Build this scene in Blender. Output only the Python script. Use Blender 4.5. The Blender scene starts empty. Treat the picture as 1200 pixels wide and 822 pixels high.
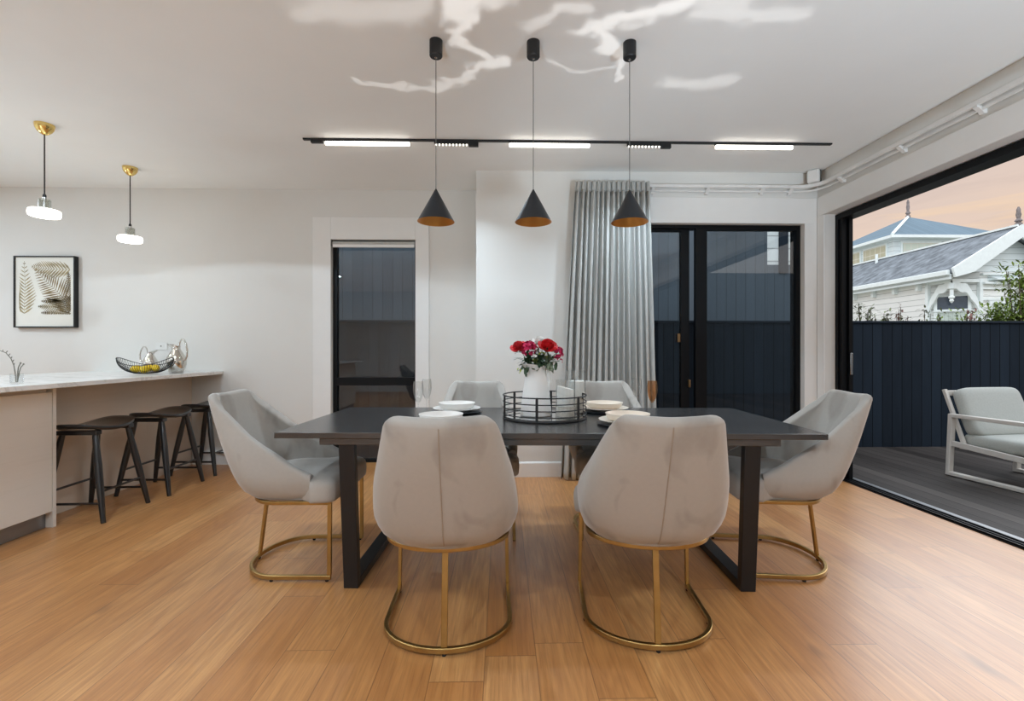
import bpy, math, random
from mathutils import Vector, Matrix

S = bpy.context.scene
COL = S.collection
PI = math.pi
rad = math.radians

# ------------------------------------------------------------------ materials
def lin(c):
    c = c / 255.0
    return c / 12.92 if c <= 0.04045 else ((c + 0.055) / 1.055) ** 2.4

def rgb(r, g, b):
    return (lin(r), lin(g), lin(b), 1.0)

class NT:
    """small helper around a node tree"""
    def __init__(self, tree):
        self.t = tree; self.n = tree.nodes; self.l = tree.links
    def node(self, kind, **kw):
        nd = self.n.new(kind)
        for k, v in kw.items():
            setattr(nd, k, v)
        return nd
    def put(self, sock, v):
        if v is None: return
        if hasattr(v, 'is_output') or hasattr(v, 'links'):
            self.l.new(v, sock)
        else:
            sock.default_value = v
    def math(self, op, a, b=None, c=None, clamp=False):
        nd = self.node('ShaderNodeMath', operation=op, use_clamp=clamp)
        self.put(nd.inputs[0], a)
        if b is not None: self.put(nd.inputs[1], b)
        if c is not None: self.put(nd.inputs[2], c)
        return nd.outputs[0]
    def comb(self, x, y, z):
        nd = self.node('ShaderNodeCombineXYZ')
        self.put(nd.inputs[0], x); self.put(nd.inputs[1], y); self.put(nd.inputs[2], z)
        return nd.outputs[0]
    def sep(self, v):
        nd = self.node('ShaderNodeSeparateXYZ'); self.put(nd.inputs[0], v)
        return nd.outputs
    def obj(self):
        return self.node('ShaderNodeTexCoord').outputs['Object']
    def mapping(self, v, scale=(1, 1, 1), loc=(0, 0, 0), rot=(0, 0, 0)):
        nd = self.node('ShaderNodeMapping')
        self.put(nd.inputs['Vector'], v)
        nd.inputs['Scale'].default_value = scale
        nd.inputs['Location'].default_value = loc
        nd.inputs['Rotation'].default_value = rot
        return nd.outputs[0]
    def noise(self, v, scale=5, detail=3, rough=.55, dist=0, dims='3D', w=None):
        nd = self.node('ShaderNodeTexNoise', noise_dimensions=dims)
        if v is not None: self.put(nd.inputs['Vector'], v)
        nd.inputs['Scale'].default_value = scale
        nd.inputs['Detail'].default_value = detail
        nd.inputs['Roughness'].default_value = rough
        nd.inputs['Distortion'].default_value = dist
        return nd.outputs[0]
    def ramp(self, fac, stops, interp='LINEAR'):
        nd = self.node('ShaderNodeValToRGB')
        cr = nd.color_ramp; cr.interpolation = interp
        while len(cr.elements) < len(stops): cr.elements.new(.5)
        for e, (p, c) in zip(cr.elements, stops):
            e.position = p; e.color = c
        self.put(nd.inputs[0], fac)
        return nd.outputs[0]
    def mix(self, fac, a, b, blend='MIX'):
        nd = self.node('ShaderNodeMix', data_type='RGBA', blend_type=blend)
        self.put(nd.inputs[0], fac); self.put(nd.inputs[6], a); self.put(nd.inputs[7], b)
        return nd.outputs[2]
    def bump(self, h, strength=.2, dist=.01):
        nd = self.node('ShaderNodeBump')
        nd.inputs['Strength'].default_value = strength
        nd.inputs['Distance'].default_value = dist
        self.put(nd.inputs['Height'], h)
        return nd.outputs[0]

def new_mat(name):
    m = bpy.data.materials.new(name); m.use_nodes = True
    t = NT(m.node_tree)
    b = m.node_tree.nodes['Principled BSDF']
    return m, t, b

def pmat(name, col, rough=.5, metal=0, var=.06, scale=8, stretch=(1, 1, 1), bump=0, spec=None, coat=0, sheen=0, emit=None, estr=0, trans=0, ior=None):
    """principled material with gentle procedural colour variation"""
    m, t, b = new_mat(name)
    c = rgb(*col)
    v = t.mapping(t.obj(), stretch)
    n = t.noise(v, scale, 4)
    lo = tuple(x * (1 - var) for x in c[:3]) + (1,)
    hi = tuple(min(1, x * (1 + var)) for x in c[:3]) + (1,)
    t.put(b.inputs['Base Color'], t.ramp(n, [(.3, lo), (.7, hi)]))
    b.inputs['Roughness'].default_value = rough
    b.inputs['Metallic'].default_value = metal
    if spec is not None: b.inputs['Specular IOR Level'].default_value = spec
    if coat: b.inputs['Coat Weight'].default_value = coat; b.inputs['Coat Roughness'].default_value = .1
    if sheen: b.inputs['Sheen Weight'].default_value = sheen; b.inputs['Sheen Roughness'].default_value = .4
    if bump: t.put(b.inputs['Normal'], t.bump(n, bump, .004))
    if emit: b.inputs['Emission Color'].default_value = rgb(*emit); b.inputs['Emission Strength'].default_value = estr
    if trans: b.inputs['Transmission Weight'].default_value = trans
    if ior: b.inputs['IOR'].default_value = ior
    return m

def emat(name, col, strength):
    m = bpy.data.materials.new(name); m.use_nodes = True
    t = NT(m.node_tree); m.node_tree.nodes.clear()
    e = t.node('ShaderNodeEmission'); e.inputs[0].default_value = rgb(*col); e.inputs[1].default_value = strength
    o = t.node('ShaderNodeOutputMaterial'); t.l.new(e.outputs[0], o.inputs[0])
    return m

def glassmat(name, tint=(235, 240, 240), refl=1.0, rough=0.0, ior=1.5):
    """thin clear glass: see-through with fresnel reflections"""
    m = bpy.data.materials.new(name); m.use_nodes = True
    t = NT(m.node_tree); m.node_tree.nodes.clear()
    tr = t.node('ShaderNodeBsdfTransparent'); tr.inputs[0].default_value = rgb(*tint)
    gl = t.node('ShaderNodeBsdfGlossy'); gl.inputs['Roughness'].default_value = rough
    lw = t.node('ShaderNodeLayerWeight'); lw.inputs[0].default_value = .5
    f0 = ((ior - 1) / (ior + 1)) ** 2
    f = t.math('MULTIPLY', t.math('MULTIPLY_ADD', t.math('POWER', lw.outputs['Facing'], 5.0), 1 - f0, f0), refl, clamp=True)
    mx = t.node('ShaderNodeMixShader')
    t.l.new(f, mx.inputs[0]); t.l.new(tr.outputs[0], mx.inputs[1]); t.l.new(gl.outputs[0], mx.inputs[2])
    o = t.node('ShaderNodeOutputMaterial'); t.l.new(mx.outputs[0], o.inputs[0])
    return m

def floor_mat():
    m, t, b = new_mat('oak_floor')
    x, y, z = t.sep(t.obj())
    xs = t.math('DIVIDE', t.math('ADD', x, .062), .19)
    ix = t.math('FLOOR', xs); fx = t.math('FRACT', xs)
    w1 = t.node('ShaderNodeTexWhiteNoise', noise_dimensions='1D'); t.put(w1.inputs['W'], ix)
    ys = t.math('ADD', t.math('DIVIDE', y, 1.9), t.math('MULTIPLY', w1.outputs[0], 7.0))
    iy = t.math('FLOOR', ys); fy = t.math('FRACT', ys)
    w2 = t.node('ShaderNodeTexWhiteNoise', noise_dimensions='2D'); t.put(w2.inputs['Vector'], t.comb(ix, iy, 0))
    r = w2.outputs[0]
    off = t.math('MULTIPLY', r, 60.0)
    base = t.ramp(r, [(0, rgb(188, 128, 71)), (.3, rgb(196, 136, 77)), (.6, rgb(203, 144, 84)), (1, rgb(213, 157, 97))])
    gv = t.comb(t.math('MULTIPLY', x, 30.0), t.math('MULTIPLY', y, 1.6), off)
    g1 = t.noise(gv, 1.6, 6, .65)
    rv = t.comb(t.math('MULTIPLY', x, 5.0), t.math('MULTIPLY', y, .55), off)
    g2 = t.noise(rv, 1.3, 2, .5, .4)
    ring = t.math('MULTIPLY_ADD', t.math('SINE', t.math('MULTIPLY', g2, 70.0)), .5, .5)
    fine = t.noise(t.comb(t.math('MULTIPLY', x, 160.0), t.math('MULTIPLY', y, 5.0), off), 1.0, 3, .6)
    c1 = t.mix(t.math('MULTIPLY', t.math('SUBTRACT', g1, .35, clamp=True), 1.5, clamp=True), base, rgb(156, 98, 48))
    c2 = t.mix(t.math('MULTIPLY', ring, .2), c1, rgb(134, 80, 38))
    c3 = t.mix(t.math('MULTIPLY', t.math('SUBTRACT', fine, .48, clamp=True), 1.3), c2, rgb(104, 62, 30))
    kn = t.noise(t.comb(t.math('MULTIPLY', x, 2.2), t.math('MULTIPLY', y, .9), off), 2.3, 2, .5)
    knot = t.math('MULTIPLY', t.math('SUBTRACT', kn, .72, clamp=True), 6.0, clamp=True)
    c3 = t.mix(knot, c3, rgb(80, 48, 26))
    ex = t.math('MINIMUM', fx, t.math('SUBTRACT', 1.0, fx))
    ey = t.math('MINIMUM', fy, t.math('SUBTRACT', 1.0, fy))
    gx = t.math('LESS_THAN', ex, .009); gy = t.math('LESS_THAN', ey, .0010)
    gr = t.math('MAXIMUM', gx, gy)
    c4 = t.mix(t.math('MULTIPLY', gr, .55), c3, rgb(92, 56, 30))
    t.put(b.inputs['Base Color'], c4)
    t.put(b.inputs['Roughness'], t.math('MULTIPLY_ADD', g1, .14, .26))
    b.inputs['Specular IOR Level'].default_value = .5
    b.inputs['Coat Weight'].default_value = .7; b.inputs['Coat Roughness'].default_value = .5
    h = t.math('SUBTRACT', t.math('MULTIPLY', g1, .25), gr)
    t.put(b.inputs['Normal'], t.bump(h, .15, .003))
    return m

def board_mat(name, col, axis=0, pitch=.12, groove=.05, rough=.6, var=.12, dark=.25, grain=1, off=0.0, var_scale=(1, 1, 1), spec=.5):
    """boards side by side along an axis with grooves between"""
    m, t, b = new_mat(name)
    o = t.obj(); c = t.sep(o)
    s = t.math('DIVIDE', t.math('ADD', c[axis], off), pitch)
    i = t.math('FLOOR', s); f = t.math('FRACT', s)
    w = t.node('ShaderNodeTexWhiteNoise', noise_dimensions='1D'); t.put(w.inputs['W'], i)
    n = t.noise(t.mapping(o, var_scale), 6 * grain, 5, .6)
    q = t.math('ADD', t.math('MULTIPLY', w.outputs[0], .5), t.math('MULTIPLY', n, .5))
    cc = rgb(*col)
    lo = tuple(v * (1 - var) for v in cc[:3]) + (1,); hi = tuple(min(1, v * (1 + var)) for v in cc[:3]) + (1,)
    base = t.ramp(q, [(.2, lo), (.8, hi)])
    e = t.math('MINIMUM', f, t.math('SUBTRACT', 1.0, f))
    g = t.math('LESS_THAN', e, groove)
    t.put(b.inputs['Base Color'], t.mix(g, base, tuple(v * dark for v in cc[:3]) + (1,)))
    b.inputs['Roughness'].default_value = rough; b.inputs['Specular IOR Level'].default_value = spec
    t.put(b.inputs['Normal'], t.bump(t.math('SUBTRACT', t.math('MULTIPLY', n, .2), g), .4, .006))
    return m

def wood_mat(name, a, bcol, stretch, scale=3, rough=.45, spec=.5, ring=25):
    m, t, b = new_mat(name)
    v = t.mapping(t.obj(), stretch)
    n = t.noise(v, scale, 5, .6, .3)
    r = t.math('MULTIPLY_ADD', t.math('SINE', t.math('MULTIPLY', n, float(ring))), .5, .5)
    f = t.math('ADD', t.math('MULTIPLY', n, .7), t.math('MULTIPLY', r, .3))
    t.put(b.inputs['Base Color'], t.ramp(f, [(.25, rgb(*a)), (.75, rgb(*bcol))]))
    b.inputs['Roughness'].default_value = rough
    b.inputs['Specular IOR Level'].default_value = spec
    t.put(b.inputs['Normal'], t.bump(n, .08, .003))
    return m

def velvet_mat():
    m, t, b = new_mat('velvet')
    o = t.obj()
    n1 = t.noise(t.mapping(o, (1, 1, .45)), 8, 2, .45, .5)
    n2 = t.noise(o, 60, 2, .5)
    patch = t.math('MULTIPLY', t.math('SUBTRACT', n1, .56, clamp=True), 4.0, clamp=True)
    base = t.mix(patch, rgb(172, 167, 160), rgb(138, 131, 123))
    base = t.mix(t.math('MULTIPLY', n2, .12), base, rgb(214, 208, 200))
    t.put(b.inputs['Base Color'], base)
    b.inputs['Roughness'].default_value = .85
    b.inputs['Specular IOR Level'].default_value = .15
    b.inputs['Sheen Weight'].default_value = .45
    b.inputs['Sheen Roughness'].default_value = .35
    t.put(b.inputs['Normal'], t.bump(n2, .08, .002))
    return m

def marble_mat():
    m, t, b = new_mat('marble')
    o = t.obj()
    n = t.noise(o, 2.2, 6, .6, 1.5)
    v = t.math('ABSOLUTE', t.math('SUBTRACT', n, .5))
    t.put(b.inputs['Base Color'], t.ramp(v, [(0, rgb(214, 213, 210)), (.025, rgb(234, 233, 230)), (.2, rgb(240, 239, 237))]))
    b.inputs['Roughness'].default_value = .25
    return m

def lattice_mat(name, col, pitch, line=(215, 212, 200)):
    m, t, b = new_mat(name)
    c = t.sep(t.obj())
    g = None
    for ax in (0, 1, 2):
        f = t.math('FRACT', t.math('DIVIDE', c[ax], pitch))
        k = t.math('LESS_THAN', f, .1)
        g = k if g is None else t.math('MAXIMUM', g, k)
    n = t.noise(t.obj(), 2, 2)
    base = t.mix(t.math('MULTIPLY', n, .4), rgb(*col), rgb(150, 160, 150))
    t.put(b.inputs['Base Color'], t.mix(g, base, rgb(*line)))
    b.inputs['Roughness'].default_value = .3
    return m

M = {}
M['wall'] = pmat('wall_paint', (222, 220, 215), .85, var=.012, scale=3)
M['ceiling'] = pmat('ceiling_paint', (240, 240, 237), .9, var=.01, scale=3)
M['trim'] = pmat('trim_paint', (232, 231, 228), .55, var=.01)
M['floor'] = floor_mat()
M['velvet'] = velvet_mat()
M['seam'] = pmat('seam_thread', (160, 148, 134), .8)
M['gold'] = pmat('brushed_gold', (176, 146, 92), .34, 1, var=.08, scale=20)
M['rubber'] = pmat('rubber', (22, 22, 22), .7)
M['table'] = wood_mat('charcoal_wood', (38, 38, 39), (78, 77, 77), (1.0, 14, 14), 2.5, .24, 1.0, 9)
M['table_leg'] = pmat('table_leg_steel', (34, 32, 32), .42, .3, var=.12)
M['black'] = pmat('black_matte', (20, 21, 23), .5, var=.1)
M['blackframe'] = pmat('black_aluminium', (10, 12, 15), .45, 0, var=.1, spec=.2)
M['silver'] = pmat('silver', (196, 196, 196), .25, 1)
M['chrome'] = pmat('polished_silver', (214, 212, 206), .1, 1, var=.03)
M['cone'] = pmat('pendant_shell', (38, 42, 47), .42, .3, var=.06)
M['copper'] = pmat('copper_lining', (206, 140, 66), .38, .75, var=.06)
M['cable'] = pmat('grey_cable', (96, 95, 92), .6)
M['stool'] = pmat('stool_black', (14, 16, 20), .28, var=.15, scale=14, coat=.5)
M['oak'] = wood_mat('pale_oak', (204, 195, 184), (234, 228, 220), (14, .45, 14), 3.0, .6, .3, 5)
M['oak_panel'] = wood_mat('oak_panel', (186, 164, 142), (226, 214, 200), (10, .22, 5), 1.3, .6, .3, 5)
M['steel'] = pmat('brushed_steel', (150, 152, 155), .35, .9, stretch=(1, .1, 1), scale=30)
M['marble'] = marble_mat()
M['white_ceramic'] = pmat('white_ceramic', (236, 233, 228), .3, var=.015, coat=.2)
M['cream_ceramic'] = pmat('cream_ceramic', (236, 224, 208), .32, var=.015, coat=.2)
M['charger'] = pmat('charger_grey', (58, 62, 68), .35, var=.1)
M['enamel'] = pmat('white_enamel', (248, 247, 244), .38, var=.015)
M['candle'] = pmat('candle_wax', (252, 250, 244), .6, var=.02)
M['sand'] = pmat('pale_sand', (236, 228, 216), .9, var=.1, scale=80, bump=.3)
M['glass'] = glassmat('clear_glass', (252, 253, 253), 1.7)
M['amber'] = glassmat('reflection_tint_glass', (246, 226, 204), 1.3)  # clear glass with an orange reflection put into its tint
M['pane'] = glassmat('window_pane', (236, 241, 243), 1.5)
M['mirror'] = pmat('mirror', (220, 222, 222), .05, 1, var=.01)
M['curtain'] = pmat('curtain_linen', (186, 186, 182), .95, var=.05, scale=60, stretch=(1, 1, .3), spec=.1)
M['brass'] = pmat('polished_brass', (236, 206, 130), .2, 1, var=.04)
M['cord'] = pmat('black_cord', (36, 34, 32), .6)
M['glow'] = emat('shade_glow', (255, 247, 236), 5.0)
M['frost'] = glassmat('frosted_glass', (236, 237, 234), 1.6, .25)
M['led'] = emat('led_diffuser', (255, 250, 240), 5.0)
M['led_lens'] = emat('led_lens', (255, 248, 235), 3.0)
M['bulb'] = emat('bulb', (255, 206, 140), 14.0)
M['paper'] = pmat('art_paper', (232, 231, 222), .8, var=.02)
M['fern'] = pmat('fern_print', (166, 152, 118), .9, var=.3, scale=18)
M['fern_dark'] = pmat('fern_print_dark', (136, 118, 84), .9, var=.3, scale=18)
M['plate_white'] = pmat('switch_plastic', (226, 225, 221), .45)
M['wire'] = pmat('black_wire', (30, 31, 30), .4, .4)
M['lemon'] = pmat('lemon_skin', (226, 192, 32), .45, var=.12, scale=40, bump=.25)
M['twig'] = pmat('silver_twig', (120, 118, 108), .4, .5)
M['rose'] = pmat('rose_red', (206, 30, 38), .6, var=.25, scale=30)
M['pink'] = pmat('pink_petals', (200, 38, 92), .6, var=.3, scale=40)
M['rose_pale'] = pmat('rose_coral', (214, 52, 60), .6, var=.4, scale=25)
M['white_petal'] = pmat('white_petals', (240, 238, 234), .6, var=.05, scale=40)
M['lime_petal'] = pmat('lime_petals', (176, 196, 72), .6, var=.15, scale=40)
M['leaf'] = pmat('leaf_green', (62, 86, 62), .55, var=.35, scale=30)
M['leaf_pale'] = pmat('leaf_sage', (138, 152, 128), .6, var=.25, scale=30)
M['stem'] = pmat('stem_green', (74, 98, 58), .6)
M['fence'] = board_mat('fence_boards', (32, 41, 51), 0, .122, .035, .8, .3, .2, var_scale=(3, 3, .4), spec=.12)
M['fence_cap'] = pmat('fence_cap', (34, 42, 52), .7, var=.2, spec=.15)
M['clad'] = board_mat('dark_cladding', (80, 90, 99), 0, .145, .03, .75, .1, .45, var_scale=(3, 3, .4))
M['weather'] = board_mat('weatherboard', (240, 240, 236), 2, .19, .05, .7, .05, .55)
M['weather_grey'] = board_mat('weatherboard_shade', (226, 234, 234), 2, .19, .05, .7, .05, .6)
M['hpaint'] = pmat('house_trim', (238, 244, 242), .6, var=.04)
M['roof'] = pmat('slate_roof', (126, 131, 136), .95, var=.42, scale=3.5, stretch=(1, 1.2, 1), bump=.3, spec=.1)
M['roof_metal'] = board_mat('metal_roof', (112, 130, 142), 0, .25, .03, .9, .08, .75, spec=.1)
M['hglass'] = pmat('house_glass', (62, 72, 84), .12, var=.2)
M['hblind'] = board_mat('house_blind', (196, 206, 196), 0, .07, .06, .7, .05, .75)
M['lattice'] = lattice_mat('leadlight', (196, 188, 158), .28)
M['lattice_b'] = lattice_mat('leadlight_pale', (214, 222, 206), .28)
M['finial'] = pmat('finial_paint', (128, 118, 116), .7, var=.3)
M['deck'] = board_mat('deck_boards', (74, 69, 66), 0, .14, .03, .6, .6, .3, var_scale=(9, .5, 1), spec=.12)
M['alu'] = pmat('taupe_aluminium', (206, 200, 192), .5, .05, var=.03)
M['cushion'] = pmat('outdoor_fabric', (176, 178, 172), .9, var=.06, scale=90, bump=.2)
M['foliage'] = pmat('hedge_leaf', (120, 140, 62), .55, var=.45, scale=12)
M['foliage_dark'] = pmat('shrub_leaf', (116, 124, 90), .6, var=.35, scale=12)
M['foliage_red'] = pmat('red_tip_leaf', (136, 92, 84), .6, var=.3, scale=12)
M['bark'] = pmat('bark', (92, 78, 62), .8, var=.2)
M['ground'] = pmat('ground_gravel', (128, 124, 114), .95, var=.3, scale=3)
M['white_pl'] = pmat('white_powder_coat', (228, 227, 224), .45)
M['bronze'] = pmat('bronze_handle', (150, 120, 84), .35, .9)

# ------------------------------------------------------------------ geometry
class MB:
    def __init__(self):
        self.v = []; self.f = []
    def add(self, vs, fs):
        o = len(self.v)
        self.v += [tuple(p) for p in vs]
        self.f += [tuple(i + o for i in f) for f in fs]
        return self
    def box(self, x0, x1, y0, y1, z0, z1):
        vs = [(x, y, z) for z in (z0, z1) for y in (y0, y1) for x in (x0, x1)]
        return self.add(vs, [(0, 2, 3, 1), (4, 5, 7, 6), (0, 1, 5, 4), (2, 6, 7, 3), (0, 4, 6, 2), (1, 3, 7, 5)])
    def prism(self, poly, axis, a, b):
        """extrude a 2D polygon along an axis (0:x -> poly is (y,z); 1:y -> (x,z); 2:z -> (x,y))"""
        def P(p, t):
            return [(t, p[0], p[1]), (p[0], t, p[1]), (p[0], p[1], t)][axis]
        n = len(poly)
        vs = [P(p, a) for p in poly] + [P(p, b) for p in poly]
        fs = [tuple(range(n))[::-1], tuple(range(n, 2 * n))]
        fs += [(i, (i + 1) % n, n + (i + 1) % n, n + i) for i in range(n)]
        return self.add(vs, fs)
    def quad(self, a, b, c, d):
        return self.add([a, b, c, d], [(0, 1, 2, 3)])
    def loft(self, rings, closed=True, cap0=True, cap1=True):
        n = len(rings[0]); vs = [p for r in rings for p in r]; fs = []
        m = n if closed else n - 1
        for k in range(len(rings) - 1):
            for i in range(m):
                j = (i + 1) % n
                fs.append((k * n + i, k * n + j, (k + 1) * n + j, (k + 1) * n + i))
        if cap0: fs.append(tuple(range(n))[::-1])
        if cap1: fs.append(tuple(range((len(rings) - 1) * n, len(rings) * n)))
        return self.add(vs, fs)
    def lathe(self, prof, seg=32, c=(0, 0, 0), cap0=False, cap1=False, sx=1, sy=1):
        rings = [[(c[0] + r * sx * math.cos(2 * PI * i / seg), c[1] + r * sy * math.sin(2 * PI * i / seg), c[2] + z) for i in range(seg)] for r, z in prof]
        return self.loft(rings, True, cap0, cap1)
    def tube(self, path, r, seg=8, closed=False, cap=True):
        path = [Vector(p) for p in path]; n = len(path)
        rs = r if isinstance(r, (list, tuple)) else [r] * n
        rings = []; up = None
        for i in range(n):
            if closed: tg = path[(i + 1) % n] - path[i - 1]
            else: tg = path[min(i + 1, n - 1)] - path[max(i - 1, 0)]
            tg.normalize()
            if up is None:
                up = Vector((0, 0, 1)) if abs(tg.z) < .9 else Vector((1, 0, 0))
            a = tg.cross(up)
            if a.length < 1e-6: a = tg.orthogonal()
            a.normalize(); b = a.cross(tg).normalized(); up = b
            rings.append([tuple(path[i] + a * math.cos(2 * PI * k / seg) * rs[i] + b * math.sin(2 * PI * k / seg) * rs[i]) for k in range(seg)])
        if closed:
            rings.append(rings[0])
            return self.loft(rings, True, False, False)
        return self.loft(rings, True, cap, cap)
    def sweep(self, path, w, h, up=(0, 0, 1), closed=False):
        """rectangular bar: w across (perpendicular to up and path), h along up"""
        path = [Vector(p) for p in path]; n = len(path); up0 = Vector(up).normalized(); rings = []
        for i in range(n):
            d0 = (path[i] - path[i - 1]).normalized() if (i > 0 or closed) else None
            d1 = (path[(i + 1) % n] - path[i]).normalized() if (i < n - 1 or closed) else None
            if d0 is None: d0 = d1
            if d1 is None: d1 = d0
            tg = (d0 + d1).normalized()
            a = tg.cross(up0).normalized()
            k = 1 / max(.5, tg.dot(d1))
            u = a.cross(tg).normalized()
            rings.append([tuple(path[i] + a * sx * w / 2 * k + u * sz * h / 2) for sx, sz in ((-1, -1), (1, -1), (1, 1), (-1, 1))])
        if closed:
            rings.append(rings[0]); return self.loft(rings, True, False, False)
        return self.loft(rings)
    def sphere(self, c, r, seg=16, rings=10, sx=1, sy=1, sz=1):
        prof = [(max(1e-4, r * math.sin(PI * k / rings)), -r * math.cos(PI * k / rings) * sz) for k in range(rings + 1)]
        return self.lathe(prof, seg, c, True, True, sx, sy)

def tag(o, label=None, cat=None, group=None, kind=None):
    if label: o['label'] = label
    if cat: o['category'] = cat
    if group: o['group'] = group
    if kind: o['kind'] = kind
    return o

def build(name, mb, mat, parent=None, smooth=False, bevel=0, subsurf=0, seg=2, angle=40):
    me = bpy.data.meshes.new(name)
    me.from_pydata(mb.v, [], mb.f); me.validate(); me.update()
    import bmesh
    bm = bmesh.new(); bm.from_mesh(me)
    bmesh.ops.recalc_face_normals(bm, faces=bm.faces)
    bm.to_mesh(me); bm.free()
    ob = bpy.data.objects.new(name, me); COL.objects.link(ob)
    me.materials.append(M[mat] if isinstance(mat, str) else mat)
    if bevel:
        md = ob.modifiers.new('bevel', 'BEVEL'); md.width = bevel; md.segments = seg
        md.limit_method = 'ANGLE'; md.angle_limit = rad(35)
    if subsurf:
        md = ob.modifiers.new('sub', 'SUBSURF'); md.levels = subsurf; md.render_levels = subsurf
    if smooth or bevel or subsurf:
        for p in me.polygons: p.use_smooth = True
        if not subsurf:
            try: me.set_sharp_from_angle(angle=rad(angle))
            except Exception: pass
    if parent is not None: ob.parent = parent
    return ob

def empty(name, loc=(0, 0, 0), rz=0, label=None, cat=None, group=None):
    o = bpy.data.objects.new(name, None); COL.objects.link(o)
    o.empty_display_size = .05
    o.location = loc; o.rotation_euler = (0, 0, rz)
    return tag(o, label, cat, group)

def copy_tree(o, parent=None):
    c = o.copy(); COL.objects.link(c)
    if parent is not None: c.parent = parent
    for ch in list(o.children): copy_tree(ch, c)
    return c

def place(root, loc, rz, label, group=None, first=False):
    o = root if first else copy_tree(root)
    o.location = loc; o.rotation_euler = (0, 0, rz)
    o['label'] = label
    if group: o['group'] = group
    return o

def struct(name, mb, mat, parent=None, **kw):
    o = build(name, mb, mat, parent, **kw)
    if parent is None: o['kind'] = 'structure'
    return o

def interp(t, pts):
    """monotone cubic through (t, value) points"""
    n = len(pts)
    if t <= pts[0][0]: return pts[0][1]
    if t >= pts[-1][0]: return pts[-1][1]
    d = [(pts[i + 1][1] - pts[i][1]) / (pts[i + 1][0] - pts[i][0]) for i in range(n - 1)]
    m = [d[0]] + [0 if d[i - 1] * d[i] <= 0 else 2 * d[i - 1] * d[i] / (d[i - 1] + d[i]) for i in range(1, n - 1)] + [d[-1]]
    for i in range(n - 1):
        if t <= pts[i + 1][0]:
            h = pts[i + 1][0] - pts[i][0]; s = (t - pts[i][0]) / h
            return ((2 * s ** 3 - 3 * s ** 2 + 1) * pts[i][1] + (s ** 3 - 2 * s ** 2 + s) * h * m[i]
                    + (-2 * s ** 3 + 3 * s ** 2) * pts[i + 1][1] + (s ** 3 - s ** 2) * h * m[i + 1])

def arc(c, r, a0, a1, n=12, plane='xy', ry=None):
    ry = r if ry is None else ry
    out = []
    for i in range(n + 1):
        a = a0 + (a1 - a0) * i / n
        p, q = r * math.cos(a), ry * math.sin(a)
        out.append({'xy': (c[0] + p, c[1] + q, c[2]), 'xz': (c[0] + p, c[1], c[2] + q), 'yz': (c[0], c[1] + p, c[2] + q)}[plane])
    return out

# ------------------------------------------------------------------ key sizes
H = 1.142           # camera height
ZC = 2.767          # ceiling
YW = 4.771          # back wall (left part)
YB = 4.242          # back wall (projecting part)
XB = -.231          # its left corner
XR = 2.895          # right wall
XL, YN = -6.4, -3.4 # left and near walls
DX = 2.985          # door frame inner plane

# ------------------------------------------------------------------ room shell
struct('floor', MB().box(XL - .1, DX, YN - .1, YW + .1, -.08, 0), 'floor')
struct('ceiling', MB().box(XL - .1, XR + .2, YN - .1, YW + .15, ZC, ZC + .1), 'ceiling')
wx0, wx1, wzt = -1.72, -.872, 2.262
w = MB()
w.box(XL - .1, wx0, YW, YW + .16, 0, ZC); w.box(wx1, XB + .1, YW, YW + .16, 0, ZC); w.box(wx0, wx1, YW, YW + .16, wzt, ZC)
struct('wall_back', w, 'wall')
dx0, dx1, dzt = 1.2, 2.768, 2.302
w = MB()
w.box(XB, dx0, YB, YB + .16, 0, ZC); w.box(dx1, XR + .2, YB, YB + .16, 0, ZC); w.box(dx0, dx1, YB, YB + .16, dzt, ZC)
w.box(XB, XB + .1, YB + .16, YW, 0, ZC)
struct('wall_projecting', w, 'wall')
oy0, oy1, ozt = -.6, 4.14, 2.362
w = MB()
w.box(XR, XR + .2, oy1, YB, 0, ZC); w.box(XR, XR + .2, oy0, oy1, ozt, ZC); w.box(XR, XR + .2, YN - .1, oy0, 0, ZC)
struct('wall_right', w, 'wall')
struct('wall_left', MB().box(XL - .1, XL, YN, YW, 0, ZC), 'wall')
struct('wall_near', MB().box(XL, XR, YN - .1, YN, 0, ZC), 'wall')
# casings
w = MB()
w.box(-1.90, wx0, YW - .014, YW, 0, 2.487); w.box(wx1, -.735, YW - .014, YW, 0, 2.487); w.box(wx0, wx1, YW - .014, YW, wzt, 2.487)
struct('trim_1', w, 'trim', bevel=.003)
w = MB()
w.box(1.02, 2.881, YB - .014, YB, dzt, 2.535); w.box(dx1, 2.881, YB - .014, YB, 0, dzt)
struct('trim_2', w, 'trim', bevel=.003)
w = MB()
w.box(XR - .014, XR, oy0, YB - .014, ozt, 2.535); w.box(XR - .014, XR, oy1, YB - .014, 0, ozt)
struct('trim_3', w, 'trim', bevel=.003)
# baseboards
def skirting(mb, x0, x1, y, d=.016, h=.135):
    mb.prism([(y, 0), (y - d, 0), (y - d, h - .012), (y - d + .008, h), (y, h)], 0, x0, x1)
w = MB(); skirting(w, -3.085, -1.90, YW); skirting(w, -.735, XB, YW)
struct('baseboard_back', w, 'trim')
w = MB(); skirting(w, XB, 1.2, YB)
struct('baseboard_projecting', w, 'trim')

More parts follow.
